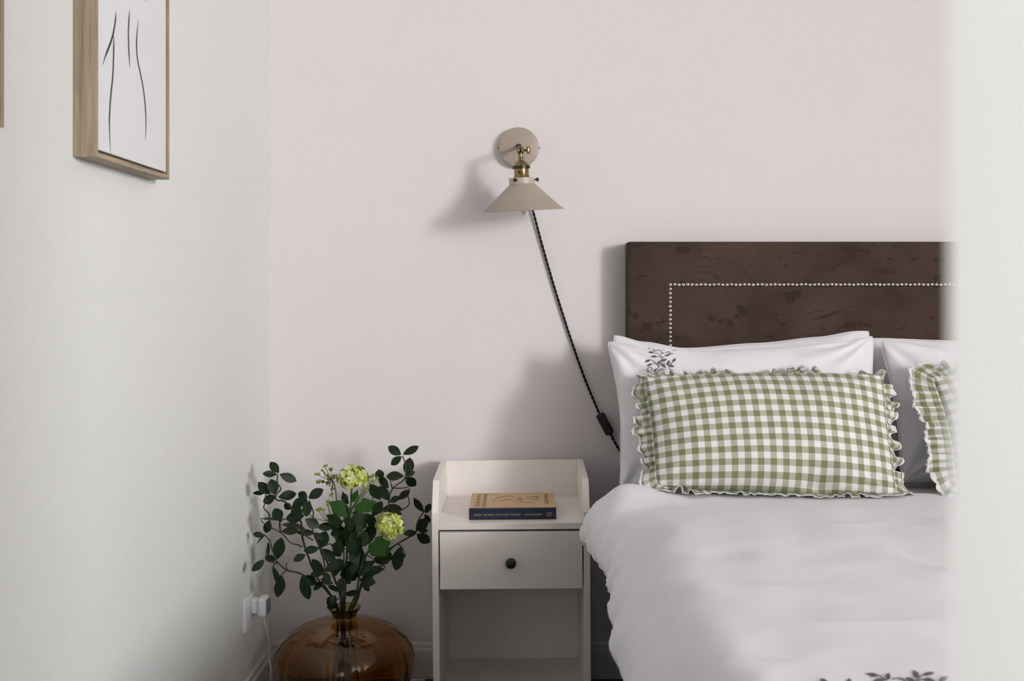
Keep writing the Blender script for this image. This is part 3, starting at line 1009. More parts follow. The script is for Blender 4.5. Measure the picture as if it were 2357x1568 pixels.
# ---- gingham cushions with ruffle and lace
def make_cushion(label, p, tilt, width, seed, uvs, droop=None):
    V, F, UV = p.geo(uvs)
    me = mesh('cushion', V, F, True, UV)
    base = thing('gingham_cushion', label, 'cushion', (p.c[2] + p.c[3]) / 2, 'green gingham cushions')
    body = obj('cushion_cover', me, M['gingham'], base)
    rnd = random.Random(seed)
    N = 760
    loop = []
    lens = [((p.c[3] - p.c[2]).length), ((p.c[1] - p.c[3]).length), ((p.c[0] - p.c[1]).length), ((p.c[2] - p.c[0]).length)]
    tot = sum(lens)
    outs, pos, tl = [], [], []
    acc = [0]
    for l in lens:
        acc.append(acc[-1] + l)
    for k in range(N):
        s = k / N * tot
        side = max(i for i in range(4) if acc[i] <= s + 1e-9)
        a = (s - acc[side]) / lens[side] * 2 - 1
        uv = [(a, -1), (1, a), (-a, 1), (-1, -a)][side]
        pos.append(p.plane(*uv))
        od = [-p.ey, p.ex, p.ey, -p.ex]
        o_ = od[side].copy()
        nxt = od[(side + 1) % 4]
        prv = od[side - 1]
        r = 0.05 / lens[side] * 2
        t_ = tilt[side]
        if a > 1 - r:
            f = 0.5 * sstep(1 - r, 1, a)
            o_ = od[side] * (1 - f) + nxt * f
            t_ = tilt[side] * (1 - f) + tilt[(side + 1) % 4] * f
        elif a < -1 + r:
            f = 0.5 * (1 - sstep(-1, -1 + r, a))
            o_ = od[side] * (1 - f) + prv * f
            t_ = tilt[side] * (1 - f) + tilt[side - 1] * f
        outs.append(o_.normalized())
        tl.append(t_)
    # smooth phase so gathers differ in length
    ph, phs = 0.0, []
    for k in range(N):
        wl = 0.036 * (1 + 0.75 * noise.noise(Vector((k / N * 38, seed, 0))))
        ph += 2 * PI * (tot / N) / wl
        phs.append(ph)
    fix = (round(ph / (2 * PI)) * 2 * PI) / ph
    V, F, UV = [], [], []
    Kr = 6
    edge = []
    for k in range(N):
        P0, o_ = pos[k], outs[k]
        tg = (pos[(k + 1) % N] - pos[k - 1]).normalized()
        a = phs[k] * fix
        wid = width * (0.92 + 0.5 * noise.noise(Vector((k / N * 30, seed + 9, 2))))
        td = R(tl[k] + 14 * noise.noise(Vector((k / N * 14, seed + 3, 7))))
        dirv = o_ * math.cos(td) + p.n * math.sin(td)
        nv = p.n * math.cos(td) - o_ * math.sin(td)
        amp = 0.0085 * (0.9 + 0.9 * noise.noise(Vector((k / N * 22, 4, seed))))
        for j in range(Kr + 1):
            r = j / Kr
            g = r ** 0.8
            q = P0 + dirv * (wid * r - 0.002) + nv * (amp * g * math.sin(a) + 0.3 * amp * g * math.sin(2.3 * a + 1)) - tg * (0.0030 * g * math.sin(2 * a)) + nv * (0.016 * r * noise.noise(Vector((k / N * 17, seed + 1, 3)))) + nv * (0.004 * g * noise.noise(Vector((k / N * 120, seed, 8))))
            if droop:
                q = droop(q)
            V.append(q)
            UV.append((k / N * round(tot * 1.7 / 0.0294) + 50, r * wid / 0.0294 + 50.3))
        edge.append(V[-1].copy())
    W = Kr + 1
    for k in range(N):
        l = (k + 1) % N
        for j in range(Kr):
            F.append((k * W + j, l * W + j, l * W + j + 1, k * W + j + 1))
    me = mesh('ruffle', V, F, True, UV)
    ruf = obj('ruffle', me, M['gingham'], base)
    # scalloped white lace along the ruffle's edge
    V, F = [], []
    for k in range(N):
        q = edge[k]
        out = (q - pos[k]).normalized()
        tg = (edge[(k + 1) % N] - edge[k - 1]).normalized()
        nn_ = out.cross(tg)
        sc = abs(math.sin(PI * k / 5.0))
        ww = 0.0024 + 0.0050 * sc
        for s, h in ((-0.0015, 0), (0, 0.0011), (ww, 0.0006), (ww + 0.0004, 0), (ww, -0.0006), (0, -0.0011)):
            V.append(q + out * s + nn_ * h)
    for k in range(N):
        l = (k + 1) % N
        for j in range(6):
            i = (j + 1) % 6
            F.append((k * 6 + j, k * 6 + i, l * 6 + i, l * 6 + j))
    obj('lace_trim', mesh('lace_trim', V, F, True), M['lace'], ruf)
    return base
def dentL(u, v):
    return -0.022 * math.exp(-((u - 0.33 - 0.1 * (v + 1)) / 0.10) ** 2) * sstep(-0.45, -1, v) * sstep(-1.02, -0.9, v)
cushL = Pillow(P(1481, 868, 2.585), P(2034, 862, 2.585), P(1511, 1120, 2.488), P(2066, 1140, 2.478), 0.082, (0.006, -0.006), 11, 0.004, 84, 52, 0.62, dent=dentL)
def droop_bed(q):          # cloth rests on the bed instead of passing through it
    zmin = 0.613 - 0.008 * max(0.0, min(1.0, (q.x - 0.4) / 0.3))
    if q.z < zmin:
        q = Vector((q.x, q.y, zmin + 0.15 * (zmin - q.z)))
    return q
make_cushion('green gingham cushion with ruffled lace edge, the whole one left of the other', cushL, (62, -50, -70, -48), 0.046, 4, (9.5, 5.25), droop_bed)
sx = 0.690
cR = [c + Vector((sx, 0.008, 0.0)) for c in (P(1481, 868, 2.585), P(2034, 862, 2.585), P(1511, 1116, 2.488), P(2064, 1137, 2.478))]
cushR = Pillow(*cR, 0.080, (0.016, -0.004), 21, 0.004, 84, 52, 0.62)
make_cushion('green gingham cushion cut off by the blurred doorway edge', cushR, (55, -40, -50, -10), 0.062, 15, (9.5, 5.25), droop_bed)

# ---- duvet
XH = [(0.9, .16), (1.2, .15), (1.6, .145), (1.68, .150), (1.74, .147), (1.805, .156), (1.86, .151), (1.913, .147), (1.97, .158), (2.034, .1695), (2.12, .172), (2.22, .167), (2.30, .160), (2.36, .152), (2.42, .143), (2.5, .132), (2.6, .140)]
XH = sorted(XH)
def duvet_row(d):
    xh = lerp_tab(XH, d)
    zh = 0.488 + 0.012 * noise.noise(Vector((d * 7, 1, 1))) + 0.012 * sstep(2.3, 2.5, d)
    zt = 0.598 + 0.024 * (1 - sstep(1.9, 2.45, d))
    pf = 1 - 0.75 * sstep(2.2, 2.48, d)
    lift = 0.034 * sstep(2.36, 2.5, d)
    return [(xh + 0.07, zh - 0.004), (xh + 0.03, zh - 0.010), (xh + 0.006, zh), (xh, zh + 0.018), (xh + 0.014, zh + 0.058), (xh + 0.050, zh + 0.092), (xh + 0.105, zt - 0.008 + lift),
            (0.36, zt + 0.3 * lift), (0.6, zt + 0.008 * pf), (1.04, zt + 0.014 * pf), (1.5, zt + 0.008 * pf), (1.72, zt), (1.80, zt - 0.015), (1.87, zt - 0.06), (1.89, 0.48), (1.88, 0.45), (1.80, 0.45)]
def arc_pts(c, step_list):
    return c
rows = []
NU = None
# depth stations: fine everywhere, plus a rolled head edge and a dropped foot edge
stations = [(2.520, -0.048, 0.0), (2.532, -0.040, 0), (2.540, -0.028, 0), (2.538, -0.016, 0), (2.528, -0.007, 0), (2.512, -0.002, 0)]
stations += [(2.50 - 1.50 * k / 130, 0.0, 0) for k in range(131)]
stations += [(0.985, -0.008, 0), (0.965, -0.03, 0), (0.955, -0.07, 0), (0.95, -0.14, 0)]
V = []
for d, dz, _ in stations:
    c = [Vector((x, 0, z)) for x, z in duvet_row(d)]
    pts = []
    for a, b in zip(range(len(c) - 1), range(1, len(c))):
        n = max(3, int((c[b] - c[a]).length / 0.011))
        n = [4, 4, 4, 4, 5, 5, 6, 8, 22, 36, 36, 18, 6, 5, 6, 4][a]
        q = [c[max(a - 1, 0)], c[a], c[b], c[min(b + 1, len(c) - 1)]]
        for k in range(n):
            t = k / n
            pts.append(0.5 * ((2 * q[1]) + (q[2] - q[0]) * t + (2 * q[0] - 5 * q[1] + 4 * q[2] - q[3]) * t * t + (3 * q[1] - q[0] - 3 * q[2] + q[3]) * t ** 3))
    pts.append(c[-1])
    NU = len(pts)
    for p in pts:
        y = CAMY + d
        s = Vector((p.x, y, p.z))
        side = 1 - sstep(0.18, 0.34, p.x)
        # broad quilting, drape folds on the hanging side, small creases
        q = Vector((p.x * 2.2, y * 2.2, 3.7))
        h = 0.007 * noise.noise(q) + 0.003 * noise.noise(q * 2.7)
        cr = 1 - abs(noise.noise(Vector((p.x * 4 + y * 3.6, y * 2.2 - p.x * 1.5, 9)))) * 2.6
        h += 0.0045 * max(0, cr) ** 3
        cr2 = 1 - abs(noise.noise(Vector((p.x * 9 - y * 2.0, y * 5 + p.x * 2.5, 21)))) * 3.2
        h += 0.0026 * max(0, cr2) ** 3 + 0.0022 * noise.noise(Vector((p.x * 14, y * 11, 4)))
        hs = 0.013 * noise.noise(Vector((y * 9, p.z * 4 + p.x * 3, 2.2))) + 0.006 * noise.noise(Vector((y * 22 + p.z * 18, p.z * 9, 5.1)))
        hs += 0.006 * max(0, 1 - abs(noise.noise(Vector((y * 6 - p.z * 9, p.z * 5 + 3, 1)))) * 3.5) ** 2
        h *= 1 - 0.75 * sstep(2.2, 2.46, d)
        hx_ = -hs * side
        inner = sstep(0.0, 0.02, abs(dz) if dz < 0 else 0)
        V.append(Vector((s.x + hx_, s.y, s.z + h * (1 - 0.6 * side) + dz * (0.9 if p.z > 0.53 else 0.3) )))
nr = len(stations)
F = []
for i in range(nr - 1):
    for k in range(NU - 1):
        F.append((i * NU + k, (i + 1) * NU + k, (i + 1) * NU + k + 1, i * NU + k + 1))
dv_bvh = BVHTree.FromPolygons(V, F)
me = mesh('duvet', V, F, True)
duvet = obj('duvet', me, M['cotton'])
tag(duvet, 'white duvet with embroidered grey leaves spread over the bed', 'duvet')
sm = duvet.modifiers.new('thickness', 'SOLIDIFY')
sm.thickness = 0.010
sm.offset = -1
# seam cord along the hanging hem
hemi = 9
tube('hem_seam', [V[i * NU + hemi] for i in range(2, nr - 2)], 0.0016, M['cotton'], duvet, 5)
def e6(p):       # crop (1820,1500) at 5.8925 per pixel
    return (1820 + p[0] / 5.8925, 1500 + p[1] / 5.8925)
V, F = [], []
for b, t, w in [((1195, 335), (1010, 312), .30), ((1300, 395), (1335, 298), .8), ((1290, 400), (1110, 420), .5), ((1735, 365), (1660, 262), .6), ((1795, 325), (1950, 292), .32),
                ((1690, 420), (1560, 365), .45), ((1800, 380), (1960, 410), .4), ((500, 420), (395, 380), .45), ((780, 460), (800, 368), .8), ((2010, 410), (2130, 350), .5),
                ((1300, 470), (1180, 560), .5), ((900, 560), (760, 520), .4), ((1500, 540), (1620, 610), .5), ((600, 560), (480, 620), .5), ((2050, 560), (2200, 600), .4)]:
    emb_leaf(dv_bvh, e6(b), e6(t), w, V, F)
for l in [[(1195, 335), (1250, 365), (1300, 405), (1330, 480), (1320, 600)], [(1380, 382), (1440, 372), (1510, 380), (1560, 420), (1580, 520)], [(1800, 325), (1740, 362), (1710, 410), (1700, 500), (1640, 600)],
          [(1740, 400), (1790, 380)], [(500, 420), (600, 480), (640, 600)], [(790, 450), (800, 520), (860, 600)], [(1330, 500), (1100, 520), (900, 560)], [(1700, 520), (1850, 500), (2050, 560)]]:
    emb_line(dv_bvh, [e6(p) for p in l], 0.0009, V, F)
o = obj('embroidery', mesh('embroidery', V, F, True), M['thread'], duvet)
o['label'] = 'grey embroidered leaf border'

# ------------------------------------------------------------------ amber glass vase
VD = 2.75
vc = P(793, 1510, VD)
VX, VY = vc.x, vc.y
def vz(py):
    return CAMZ - (py - CY) / FPX * VD
outer = [(0.0, 0.0035), (0.060, 0.002), (0.088, 0.0), (0.105, 0.004), (0.130, 0.022), (0.152, 0.048), (0.168, 0.080), (0.1765, 0.112), (0.178, 0.138), (0.172, 0.163),
         (0.157, 0.186), (0.132, 0.206), (0.100, 0.2215), (0.068, 0.2305), (0.044, 0.2345), (0.0335, 0.2375), (0.0292, 0.2425), (0.0300, 0.248), (0.0345, 0.2565), (0.0395, 0.2625), (0.0408, 0.2655)]
inner = [(0.0392, 0.2668), (0.0362, 0.2645), (0.0310, 0.2565), (0.0262, 0.248), (0.0255, 0.2425), (0.030, 0.2345), (0.042, 0.2305), (0.067, 0.2262), (0.098, 0.2172), (0.130, 0.2018), (0.1535, 0.1825), (0.168, 0.161), (0.1738, 0.138),
         (0.1722, 0.112), (0.164, 0.081), (0.148, 0.050), (0.126, 0.026), (0.103, 0.011), (0.06, 0.008), (0.0, 0.0085)]
prof = outer + inner
def ribs(a, i):
    r, z = prof[i]
    if i >= len(outer) or r < 0.045 or z < 0.006:
        return 1
    k = sstep(0.045, 0.09, r)
    return 1 - 0.019 * k * (1 - abs(math.sin(a * 8 + 0.2))) ** 2.4
vase = lathe('vase', prof, M['glass'], None, 144, Matrix.Translation((VX, VY, 0)), mod=ribs, ang=80)
tag(vase, 'squat ribbed amber glass vase on the floor beside the nightstand', 'vase')

# ------------------------------------------------------------------ bouquet
def leaf_mesh(name, m, serrated=False, curl=0.16, fold=0.22):
    V, F = [], []
    n = 9 if not serrated else 15
    for i in range(n + 1):
        t = i / n
        if serrated:
            w = 0.5 * math.sin(PI * min(1, t ** 0.75)) ** 0.8 if 0 < t < 1 else 0.0
            w *= 1 + (0.06 if i % 2 else -0.06) + 0.22 * math.cos(t * 10.5)
        else:
            w = 0.5 * math.sin(PI * t ** 1.12) ** 0.72 if 0 < t < 1 else 0.015
        for s in (-1, -0.5, 0, 0.5, 1):
            x = w * s
            V.append((x, t, fold * abs(x) * (1.2 - 0.6 * abs(s)) - curl * t * t + 0.02 * math.sin(7 * t + s)))
    for i in range(n):
        for s in range(4):
            a = i * 5 + s
            F.append((a, a + 1, a + 6, a + 5))
    me = mesh(name, V, F, True)
    me.materials.append(m)
    return me
LM = {'d': [leaf_mesh('leaf', M['leaf'], False, c, f) for c, f in ((0.10, 0.25), (0.2, 0.15), (-0.05, 0.3))],
      'o': [leaf_mesh('leaf', M['leaf2'], False, c, f) for c, f in ((0.12, 0.25), (0.2, 0.12))],
      'b': [leaf_mesh('leaf', M['leaf3'], True, c, f) for c, f in ((0.15, 0.25), (0.25, 0.15))],
      's': [leaf_mesh('leaf', M['leaf'], True, c, f) for c, f in ((0.15, 0.25), (0.25, 0.15))]}
rl = random.Random(12)
def zc(x, y, d):           # crop (560,1000) at 3.4844 per pixel
    return P(560 + x / 3.4844, 1000 + y / 3.4844, d)
def keep_in(p, m=0.012):
    p.x = max(p.x, LX + m)
    if p.z < 0.5 and p.y > -0.36:
        p.x = min(p.x, NX - HW - TH - 0.006)
    p.y = min(p.y, -0.03)
    return p
def put_leaf(b, t, w, kind, d, parent):
    pb = keep_in(zc(b[0], b[1], d))
    dt = rl.uniform(-0.014, 0.014)
    pt = keep_in(zc(t[0], t[1], d + dt))
    ax = pt - pb
    L = ax.length
    ax.normalize()
    real = 0.5 if kind in 'do' else 0.62
    real = max(real, w)
    n = Vector((rl.uniform(-0.25, 0.25), -1, rl.uniform(0.0, 0.5)))
    n = (n - ax * n.dot(ax)).normalized()
    ang = math.acos(min(1, w / real)) * rl.choice((-1, 1)) * 0.9
    n = Matrix.Rotation(ang, 3, ax) @ n
    sx_ = ax.cross(n).normalized()
    me = rl.choice(LM[kind])
    o = bpy.data.objects.new('leaf', me)
    COL.objects.link(o)
    o.parent = parent
    wdt = real * L
    o.matrix_local = Matrix(((sx_.x * wdt, ax.x * L, n.x * L * 0.55, pb.x - parent.location.x), (sx_.y * wdt, ax.y * L, n.y * L * 0.55, pb.y - parent.location.y),
                             (sx_.z * wdt, ax.z * L, n.z * L * 0.55, pb.z - parent.location.z), (0, 0, 0, 1)))
    return o
def stem_obj(paths, m, parent, r0=0.0032, r1=0.0013, name='stem'):
    V, F = [], []
    for pts, a, b in paths:
        c = catmull(pts, 6)
        # knotty twig
        c = [p + Vector((noise.noise(p * 60), noise.noise(p * 60 + Vector((9, 9, 9))), 0)) * 0.0012 for p in c]
        tube_geo(c, lambda t, a=a, b=b: a + (b - a) * t, 7, V, F)
    return obj(name, mesh(name, V, F, True), m, parent)
def foot(dx, dy):
    return [Vector((VX + dx * 2.2, VY + dy * 2.0, 0.018)), Vector((VX + dx * 1.2, VY + dy * 1.2, 0.15)), Vector((VX + dx, VY + dy, 0.245))]
BG = 'cut stems in the amber vase'
def branch(name, label, cat, dx, dy, main, subs, leaves, d0, d1, m='stem'):
    """main: crop points from the vase rim upward, depth runs d0 -> d1 along it"""
    ft = foot(dx, dy)
    t = thing(name, label, cat, ft[0], BG)
    n = len(main)
    pts = ft + [keep_in(zc(x, y, d0 + (d1 - d0) * (i + 1) / n), 0.008) for i, (x, y) in enumerate(main)]
    paths = [(pts, 0.0034, 0.0016)]
    for s in subs:
        paths.append(([keep_in(zc(x, y, d1 + (0.006 * math.sin(x))), 0.008) for x, y in s], 0.0019, 0.0011))
    stem_obj(paths, M[m], t)
    for i, lf in enumerate(leaves):
        b, tp, w, k = lf
        put_leaf(b, tp, w, k, d1 + 0.03 * math.sin(b[0] * 0.31 + b[1] * 0.17), t)
    return t
branch('leafy_branch', 'leafy twig rising highest at the left of the vase', 'plant', -0.010, -0.004,
       [(720, 1330), (690, 1280), (610, 1180), (552, 1060), (510, 950), (475, 830), (460, 700), (385, 585), (320, 535), (270, 528), (262, 490), (300, 440), (275, 390), (273, 320)],
       [[(475, 905), (430, 885), (380, 868), (300, 790), (210, 742), (152, 705), (140, 670)], [(300, 785), (290, 720), (320, 682), (345, 680)],
        [(210, 655), (200, 630), (165, 590), (170, 560), (182, 465)], [(262, 490), (240, 490), (180, 465)], [(300, 790), (295, 715), (285, 690)], [(210, 742), (212, 690), (205, 655)]],
       [((285, 310), (215, 222), .62, 'd'), ((270, 322), (153, 318), .45, 'd'), ((290, 320), (430, 374), .45, 'd'), ((215, 480), (118, 385), .6, 'd'), ((255, 485), (222, 360), .7, 'd'),
        ((280, 505), (427, 475), .55, 'd'), ((262, 500), (155, 545), .55, 'd'), ((182, 462), (75, 470), .25, 'd'), ((300, 695), (250, 592), .75, 'd'), ((490, 650), (343, 680), .6, 'd'),
        ((285, 692), (153, 662), .25, 'd'), ((212, 688), (178, 795), .52, 'd'), ((300, 722), (500, 755), .14, 'd'), ((302, 778), (445, 775), .34, 'o'), ((425, 790), (570, 790), .3, 'o'),
        ((385, 600), (330, 560), .8, 'd'), ((460, 690), (400, 560), .6, 'd')], 2.735, 2.705)
branch('leafy_branch', 'leafy twig spreading low to the left wall, two leaves hanging', 'plant', -0.016, -0.012,
       [(735, 1340), (700, 1290), (640, 1210), (560, 1180), (470, 1125), (420, 1105), (350, 1090), (270, 1020), (235, 930), (210, 850), (165, 805)],
       [[(350, 1090), (330, 1105), (300, 1135)], [(350, 1090), (345, 1060), (348, 1030)], [(270, 1030), (215, 1022), (175, 1000)], [(270, 1030), (240, 1050), (236, 1100)], [(180, 985), (190, 920), (196, 870)]],
       [((170, 810), (75, 800), .5, 'd'), ((172, 812), (105, 872), .35, 'd'), ((265, 1005), (305, 835), .52, 'd'), ((268, 1000), (175, 992), .55, 'd'), ((170, 1005), (68, 1100), .42, 'o'),
        ((195, 985), (197, 868), .12, 'd'), ((240, 1060), (312, 1218), .3, 'd'), ((305, 1125), (283, 1315), .42, 'o'), ((470, 1135), (530, 1325), .45, 'd'), ((470, 1140), (590, 1200), .6, 'd'),
        ((500, 965), (402, 1012), .62, 'd'), ((640, 1180), (560, 1250), .4, 'd')], 2.72, 2.69)
branch('leafy_branch', 'leafy twig with upright pair of leaves left of the tiny green buds', 'plant', -0.006, -0.014,
       [(780, 1300), (740, 1180), (690, 1060), (640, 960), (600, 880), (560, 780), (555, 690), (560, 620), (530, 530)],
       [[(560, 850), (510, 820), (460, 760), (470, 700)], [(620, 910), (700, 880), (720, 940)], [(620, 910), (650, 1040), (650, 1110)]],
       [((522, 515), (640, 440), .6, 'd'), ((515, 512), (440, 470), .8, 'd'), ((515, 522), (395, 570), .6, 'd'), ((515, 530), (505, 662), .6, 'd'), ((495, 680), (610, 745), .62, 'd'),
        ((590, 745), (730, 735), .5, 'd'), ((620, 912), (665, 775), .72, 'd'), ((612, 915), (482, 935), .5, 'd'), ((612, 920), (740, 1015), .55, 'd'), ((652, 1112), (545, 1005), .45, 'o'),
        ((650, 1110), (535, 1125), .48, 'o'), ((650, 1100), (757, 1030), .5, 'o'), ((700, 1180), (640, 1110), .6, 'd'), ((720, 1200), (620, 1160), .5, 'd'), ((560, 790), (640, 840), .5, 'd'), ((700, 1060), (800, 1010), .6, 'd')], 2.70, 2.665)
branch('leafy_branch', 'short twig with small olive leaves just above the vase rim', 'plant', 0.001, -0.020,
       [(785, 1330), (785, 1270), (775, 1200)],
       [[(740, 1340), (770, 1310)]],
       [((782, 1270), (790, 1150), .68, 'o'), ((808, 1282), (922, 1268), .4, 'o'), ((775, 1262), (680, 1212), .3, 'o'), ((735, 1400), (680, 1310), .65, 'd'), ((720, 1400), (672, 1385), .3, 'd'), ((700, 1370), (740, 1290), .6, 'd')], 2.70, 2.68)
branch('leafy_branch', 'leafy twig rising highest at the right above the nightstand', 'plant', 0.013, 0.008,
       [(905, 1340), (940, 1240), (985, 1110), (960, 960), (940, 850), (1000, 740), (1045, 640), (1120, 620), (1160, 590), (1175, 490), (1210, 420), (1290, 360), (1302, 250), (1275, 172)],
       [[(1160, 612), (1220, 615), (1275, 605), (1330, 560), (1318, 480), (1332, 432)], [(1195, 430), (1260, 432), (1330, 425)], [(1195, 430), (1180, 370)], [(1045, 640), (1030, 560), (1045, 480)], [(950, 940), (985, 965), (1040, 1000)]],
       [((1265, 165), (1163, 98), .6, 'd'), ((1280, 160), (1407, 103), .42, 'o'), ((1270, 178), (1183, 245), .6, 'd'), ((1318, 335), (1332, 185), .62, 'o'), ((1288, 335), (1143, 335), .5, 'o'),
        ((1300, 335), (1377, 298), .5, 'd'), ((1300, 342), (1385, 415), .7, 'd'), ((1100, 372), (1085, 283), .8, 'd'), ((1165, 432), (1085, 335), .5, 'o'), ((1100, 525), (1015, 405), .6, 'o'),
        ((1172, 530), (1085, 415), .55, 'o'), ((1240, 527), (1337, 445), .5, 'o'), ((1175, 545), (1250, 500), .6, 'd'), ((1035, 655), (1110, 540), .6, 'd'), ((1110, 600), (1275, 600), .42, 'o'),
        ((1180, 612), (1272, 642), .4, 'd'), ((1060, 760), (1000, 640), .55, 'd'), ((985, 890), (1050, 720), .5, 'o'), ((1040, 1010), (1190, 985), .65, 'o')], 2.77, 2.80)
branch('leafy_branch', 'leafy twig reaching right towards the nightstand, beside the lower flower head', 'plant', 0.017, 0.0,
       [(890, 1370), (935, 1230), (1000, 1090), (1090, 980), (1190, 910), (1240, 875), (1330, 825), (1385, 790), (1400, 700), (1425, 655), (1452, 610)],
       [[(1240, 880), (1275, 910), (1300, 970)], [(1000, 1080), (1080, 1060), (1130, 1055), (1125, 1090)], [(940, 1000), (960, 1060)]],
       [((1448, 625), (1362, 518), .42, 'o'), ((1458, 632), (1500, 560), .5, 'd'), ((1455, 640), (1498, 712), .5, 'd'), ((1385, 772), (1478, 682), .65, 'o'), ((1385, 782), (1283, 800), .5, 'd'),
        ((1400, 772), (1482, 775), .5, 'd'), ((1390, 800), (1500, 868), .6, 'o'), ((1265, 900), (1215, 1097), .5, 'o'), ((1170, 1000), (1305, 968), .42, 'd'), ((940, 1120), (1125, 1068), .4, 'd'),
        ((930, 1165), (1062, 1190), .62, 'd'), ((955, 1195), (1012, 1260), .5, 'd'), ((1090, 985), (1190, 960), .6, 'd')], 2.74, 2.735)

def inner(n, x0, x1, y0, y1, seed, kinds='sd'):
    r = random.Random(seed)
    out = []
    for k in range(n):
        x, y = r.uniform(x0, x1), r.uniform(y0, y1)
        bx_ = 835 + (x - 835) * 0.55
        by_ = y + r.uniform(40, 110)
        L_ = math.hypot(x - bx_, y - by_)
        sc = max(1.0, 95 / max(L_, 1))
        out.append(((bx_, by_), (bx_ + (x - bx_) * sc, by_ + (y - by_) * sc), r.uniform(.42, .68), r.choice(kinds)))
    return out

def flower_head(center, rx, rz, n, seed, m1, m2, parent):
    r = random.Random(seed)
    meshes = {0: ([], []), 1: ([], [])}
    for k in range(n):
        zz = 1 - 2 * (k + 0.5) / n * 0.93
        if zz < -0.25 and r.random() < 0.45:
            continue
        a = k * 2.39996 + r.uniform(-0.2, 0.2)
        rr = math.sqrt(max(0, 1 - zz * zz))
        nrm = Vector((rr * math.cos(a), rr * math.sin(a), zz))
        c = center + Vector((nrm.x * rx, nrm.y * rx, nrm.z * rz)) * (r.uniform(0.84, 1.05) + 0.32 * noise.noise(nrm * 2.0 + Vector((seed, 0, 0))))
        nrm = (nrm + Vector((r.uniform(-.3, .3), r.uniform(-.3, .3), r.uniform(-.2, .4)))).normalized()
        t1 = nrm.orthogonal().normalized()
        t2 = nrm.cross(t1)
        rot = r.uniform(0, PI)
        V, F = meshes[0 if r.random() < 0.6 else 1]
        sz = r.uniform(0.0085, 0.0130)
        for q in range(4):
            b = rot + q * PI / 2
            dv = t1 * math.cos(b) + t2 * math.sin(b)
            sv = nrm.cross(dv)
            i = len(V)
            V += [c, c + dv * sz * 0.5 + sv * sz * 0.5 + nrm * 0.0006, c + dv * sz * 0.98 + sv * sz * 0.22 + nrm * 0.0022, c + dv * sz * 0.98 - sv * sz * 0.22 + nrm * 0.0022, c + dv * sz * 0.5 - sv * sz * 0.5 + nrm * 0.0006]
            F += [(i, i + 1, i + 2), (i, i + 2, i + 3), (i, i + 3, i + 4)]
    for s, m in ((0, m1), (1, m2)):
        V, F = meshes[s]
        o = obj('flower_head', mesh('flower_head', V, F), m, parent)
        o['kind'] = 'stuff'
def flower(label, dx, dy, main, hc, rx, rz, n, seed, leaves, d0, d1):
    ft = foot(dx, dy)
    t = thing('flower_stem', label, 'flower', ft[0], BG)
    k = len(main)
    pts = ft + [keep_in(zc(x, y, d0 + (d1 - d0) * (i + 1) / k)) for i, (x, y) in enumerate(main)]
    c = zc(hc[0], hc[1], d1)
    paths = [(pts, 0.0034, 0.0022)]
    for a in range(9):                     # thin stalks fanning out into the head
        v = Vector((math.cos(a * 0.7), math.sin(a * 0.7), 0.35 + 0.1 * (a % 3))) * rx * 0.8
        paths.append(([pts[-1], pts[-1] * 0.45 + c * 0.55 + v * 0.3, c + v], 0.0011, 0.0008))
    stem_obj(paths, M['gstem'], t)
    flower_head(c, rx, rz, n, seed, M['petal'], M['petal2'], t)
    for b, tp, w, kk in leaves:
        put_leaf(b, tp, w, kk, d1 + 0.02 * math.sin(b[0]), t)
    return t
u_ = VD / FPX / 3.4844
flower('tall stem with the larger lime green flower head and ragged leaves', -0.002, 0.008,
       [(815, 1300), (825, 1050), (835, 850), (850, 700), (866, 530), (868, 440)], (872, 352), 112 * u_, 88 * u_, 95, 3,
       [((862, 655), (688, 535), .5, 'b'), ((895, 612), (1065, 535), .6, 'b'), ((790, 725), (663, 650), .55, 's'), ((850, 745), (1005, 640), .8, 's'), ((840, 560), (790, 460), .5, 's'), ((870, 545), (925, 450), .4, 'b'),
        ((720, 735), (875, 890), .38, 'b'), ((830, 900), (780, 760), .55, 's'), ((745, 980), (780, 845), .7, 's'), ((860, 960), (900, 790), .7, 's'), ((800, 1160), (880, 1000), .6, 's'), ((850, 1170), (960, 1020), .55, 's'), ((720, 1140), (800, 1000), .5, 's')] + inner(17, 690, 960, 650, 1120, 31), 2.74, 2.70)
flower('shorter leaning stem with the smaller lime green flower head', 0.008, -0.010,
       [(895, 1300), (925, 1180), (955, 1030), (1010, 930), (1100, 830), (1150, 785)], (1175, 735), 98 * u_, 92 * u_, 74, 5,
       [((1005, 940), (1180, 862), .75, 'b'), ((1050, 960), (1190, 920), .6, 'b'), ((960, 900), (1000, 780), .5, 's'), ((950, 1060), (860, 900), .6, 's'), ((920, 1120), (1040, 1010), .6, 's')] + inner(11, 850, 1080, 760, 1130, 47), 2.71, 2.69)
# sprig of tiny buds
ft = foot(-0.006, 0.004)
sp = thing('bud_sprig', 'thin sprig with tiny yellow green buds beside the larger flower head', 'flower', ft[0], BG)
main = ft + [zc(x, y, 2.745) for x, y in ((800, 1300), (808, 1000), (795, 800), (765, 640), (748, 520), (735, 420), (715, 370))]
tips = [(660, 260), (700, 285), (590, 325), (600, 385), (640, 300), (680, 400), (720, 440), (710, 490), (665, 330), (625, 380), (730, 340), (690, 350)]
paths = [(main, 0.0022, 0.0012)]
for x, y in tips:
    paths.append(([main[-2], main[-1], zc(x * 0.5 + 715 * 0.5, y * 0.5 + 375 * 0.5 + 4, 2.745), zc(x, y, 2.745 + 0.012 * math.sin(x))], 0.0009, 0.0006))
for x, y, x0, y0 in ((1010, 345, 905, 480), (1045, 335, 910, 480), (1070, 360, 920, 490), (1030, 380, 915, 480), (985, 440, 920, 520)):
    paths.append(([zc(780, 720, 2.75), zc(x0, y0 + 60, 2.75), zc(x, y, 2.75)], 0.0010, 0.0006))
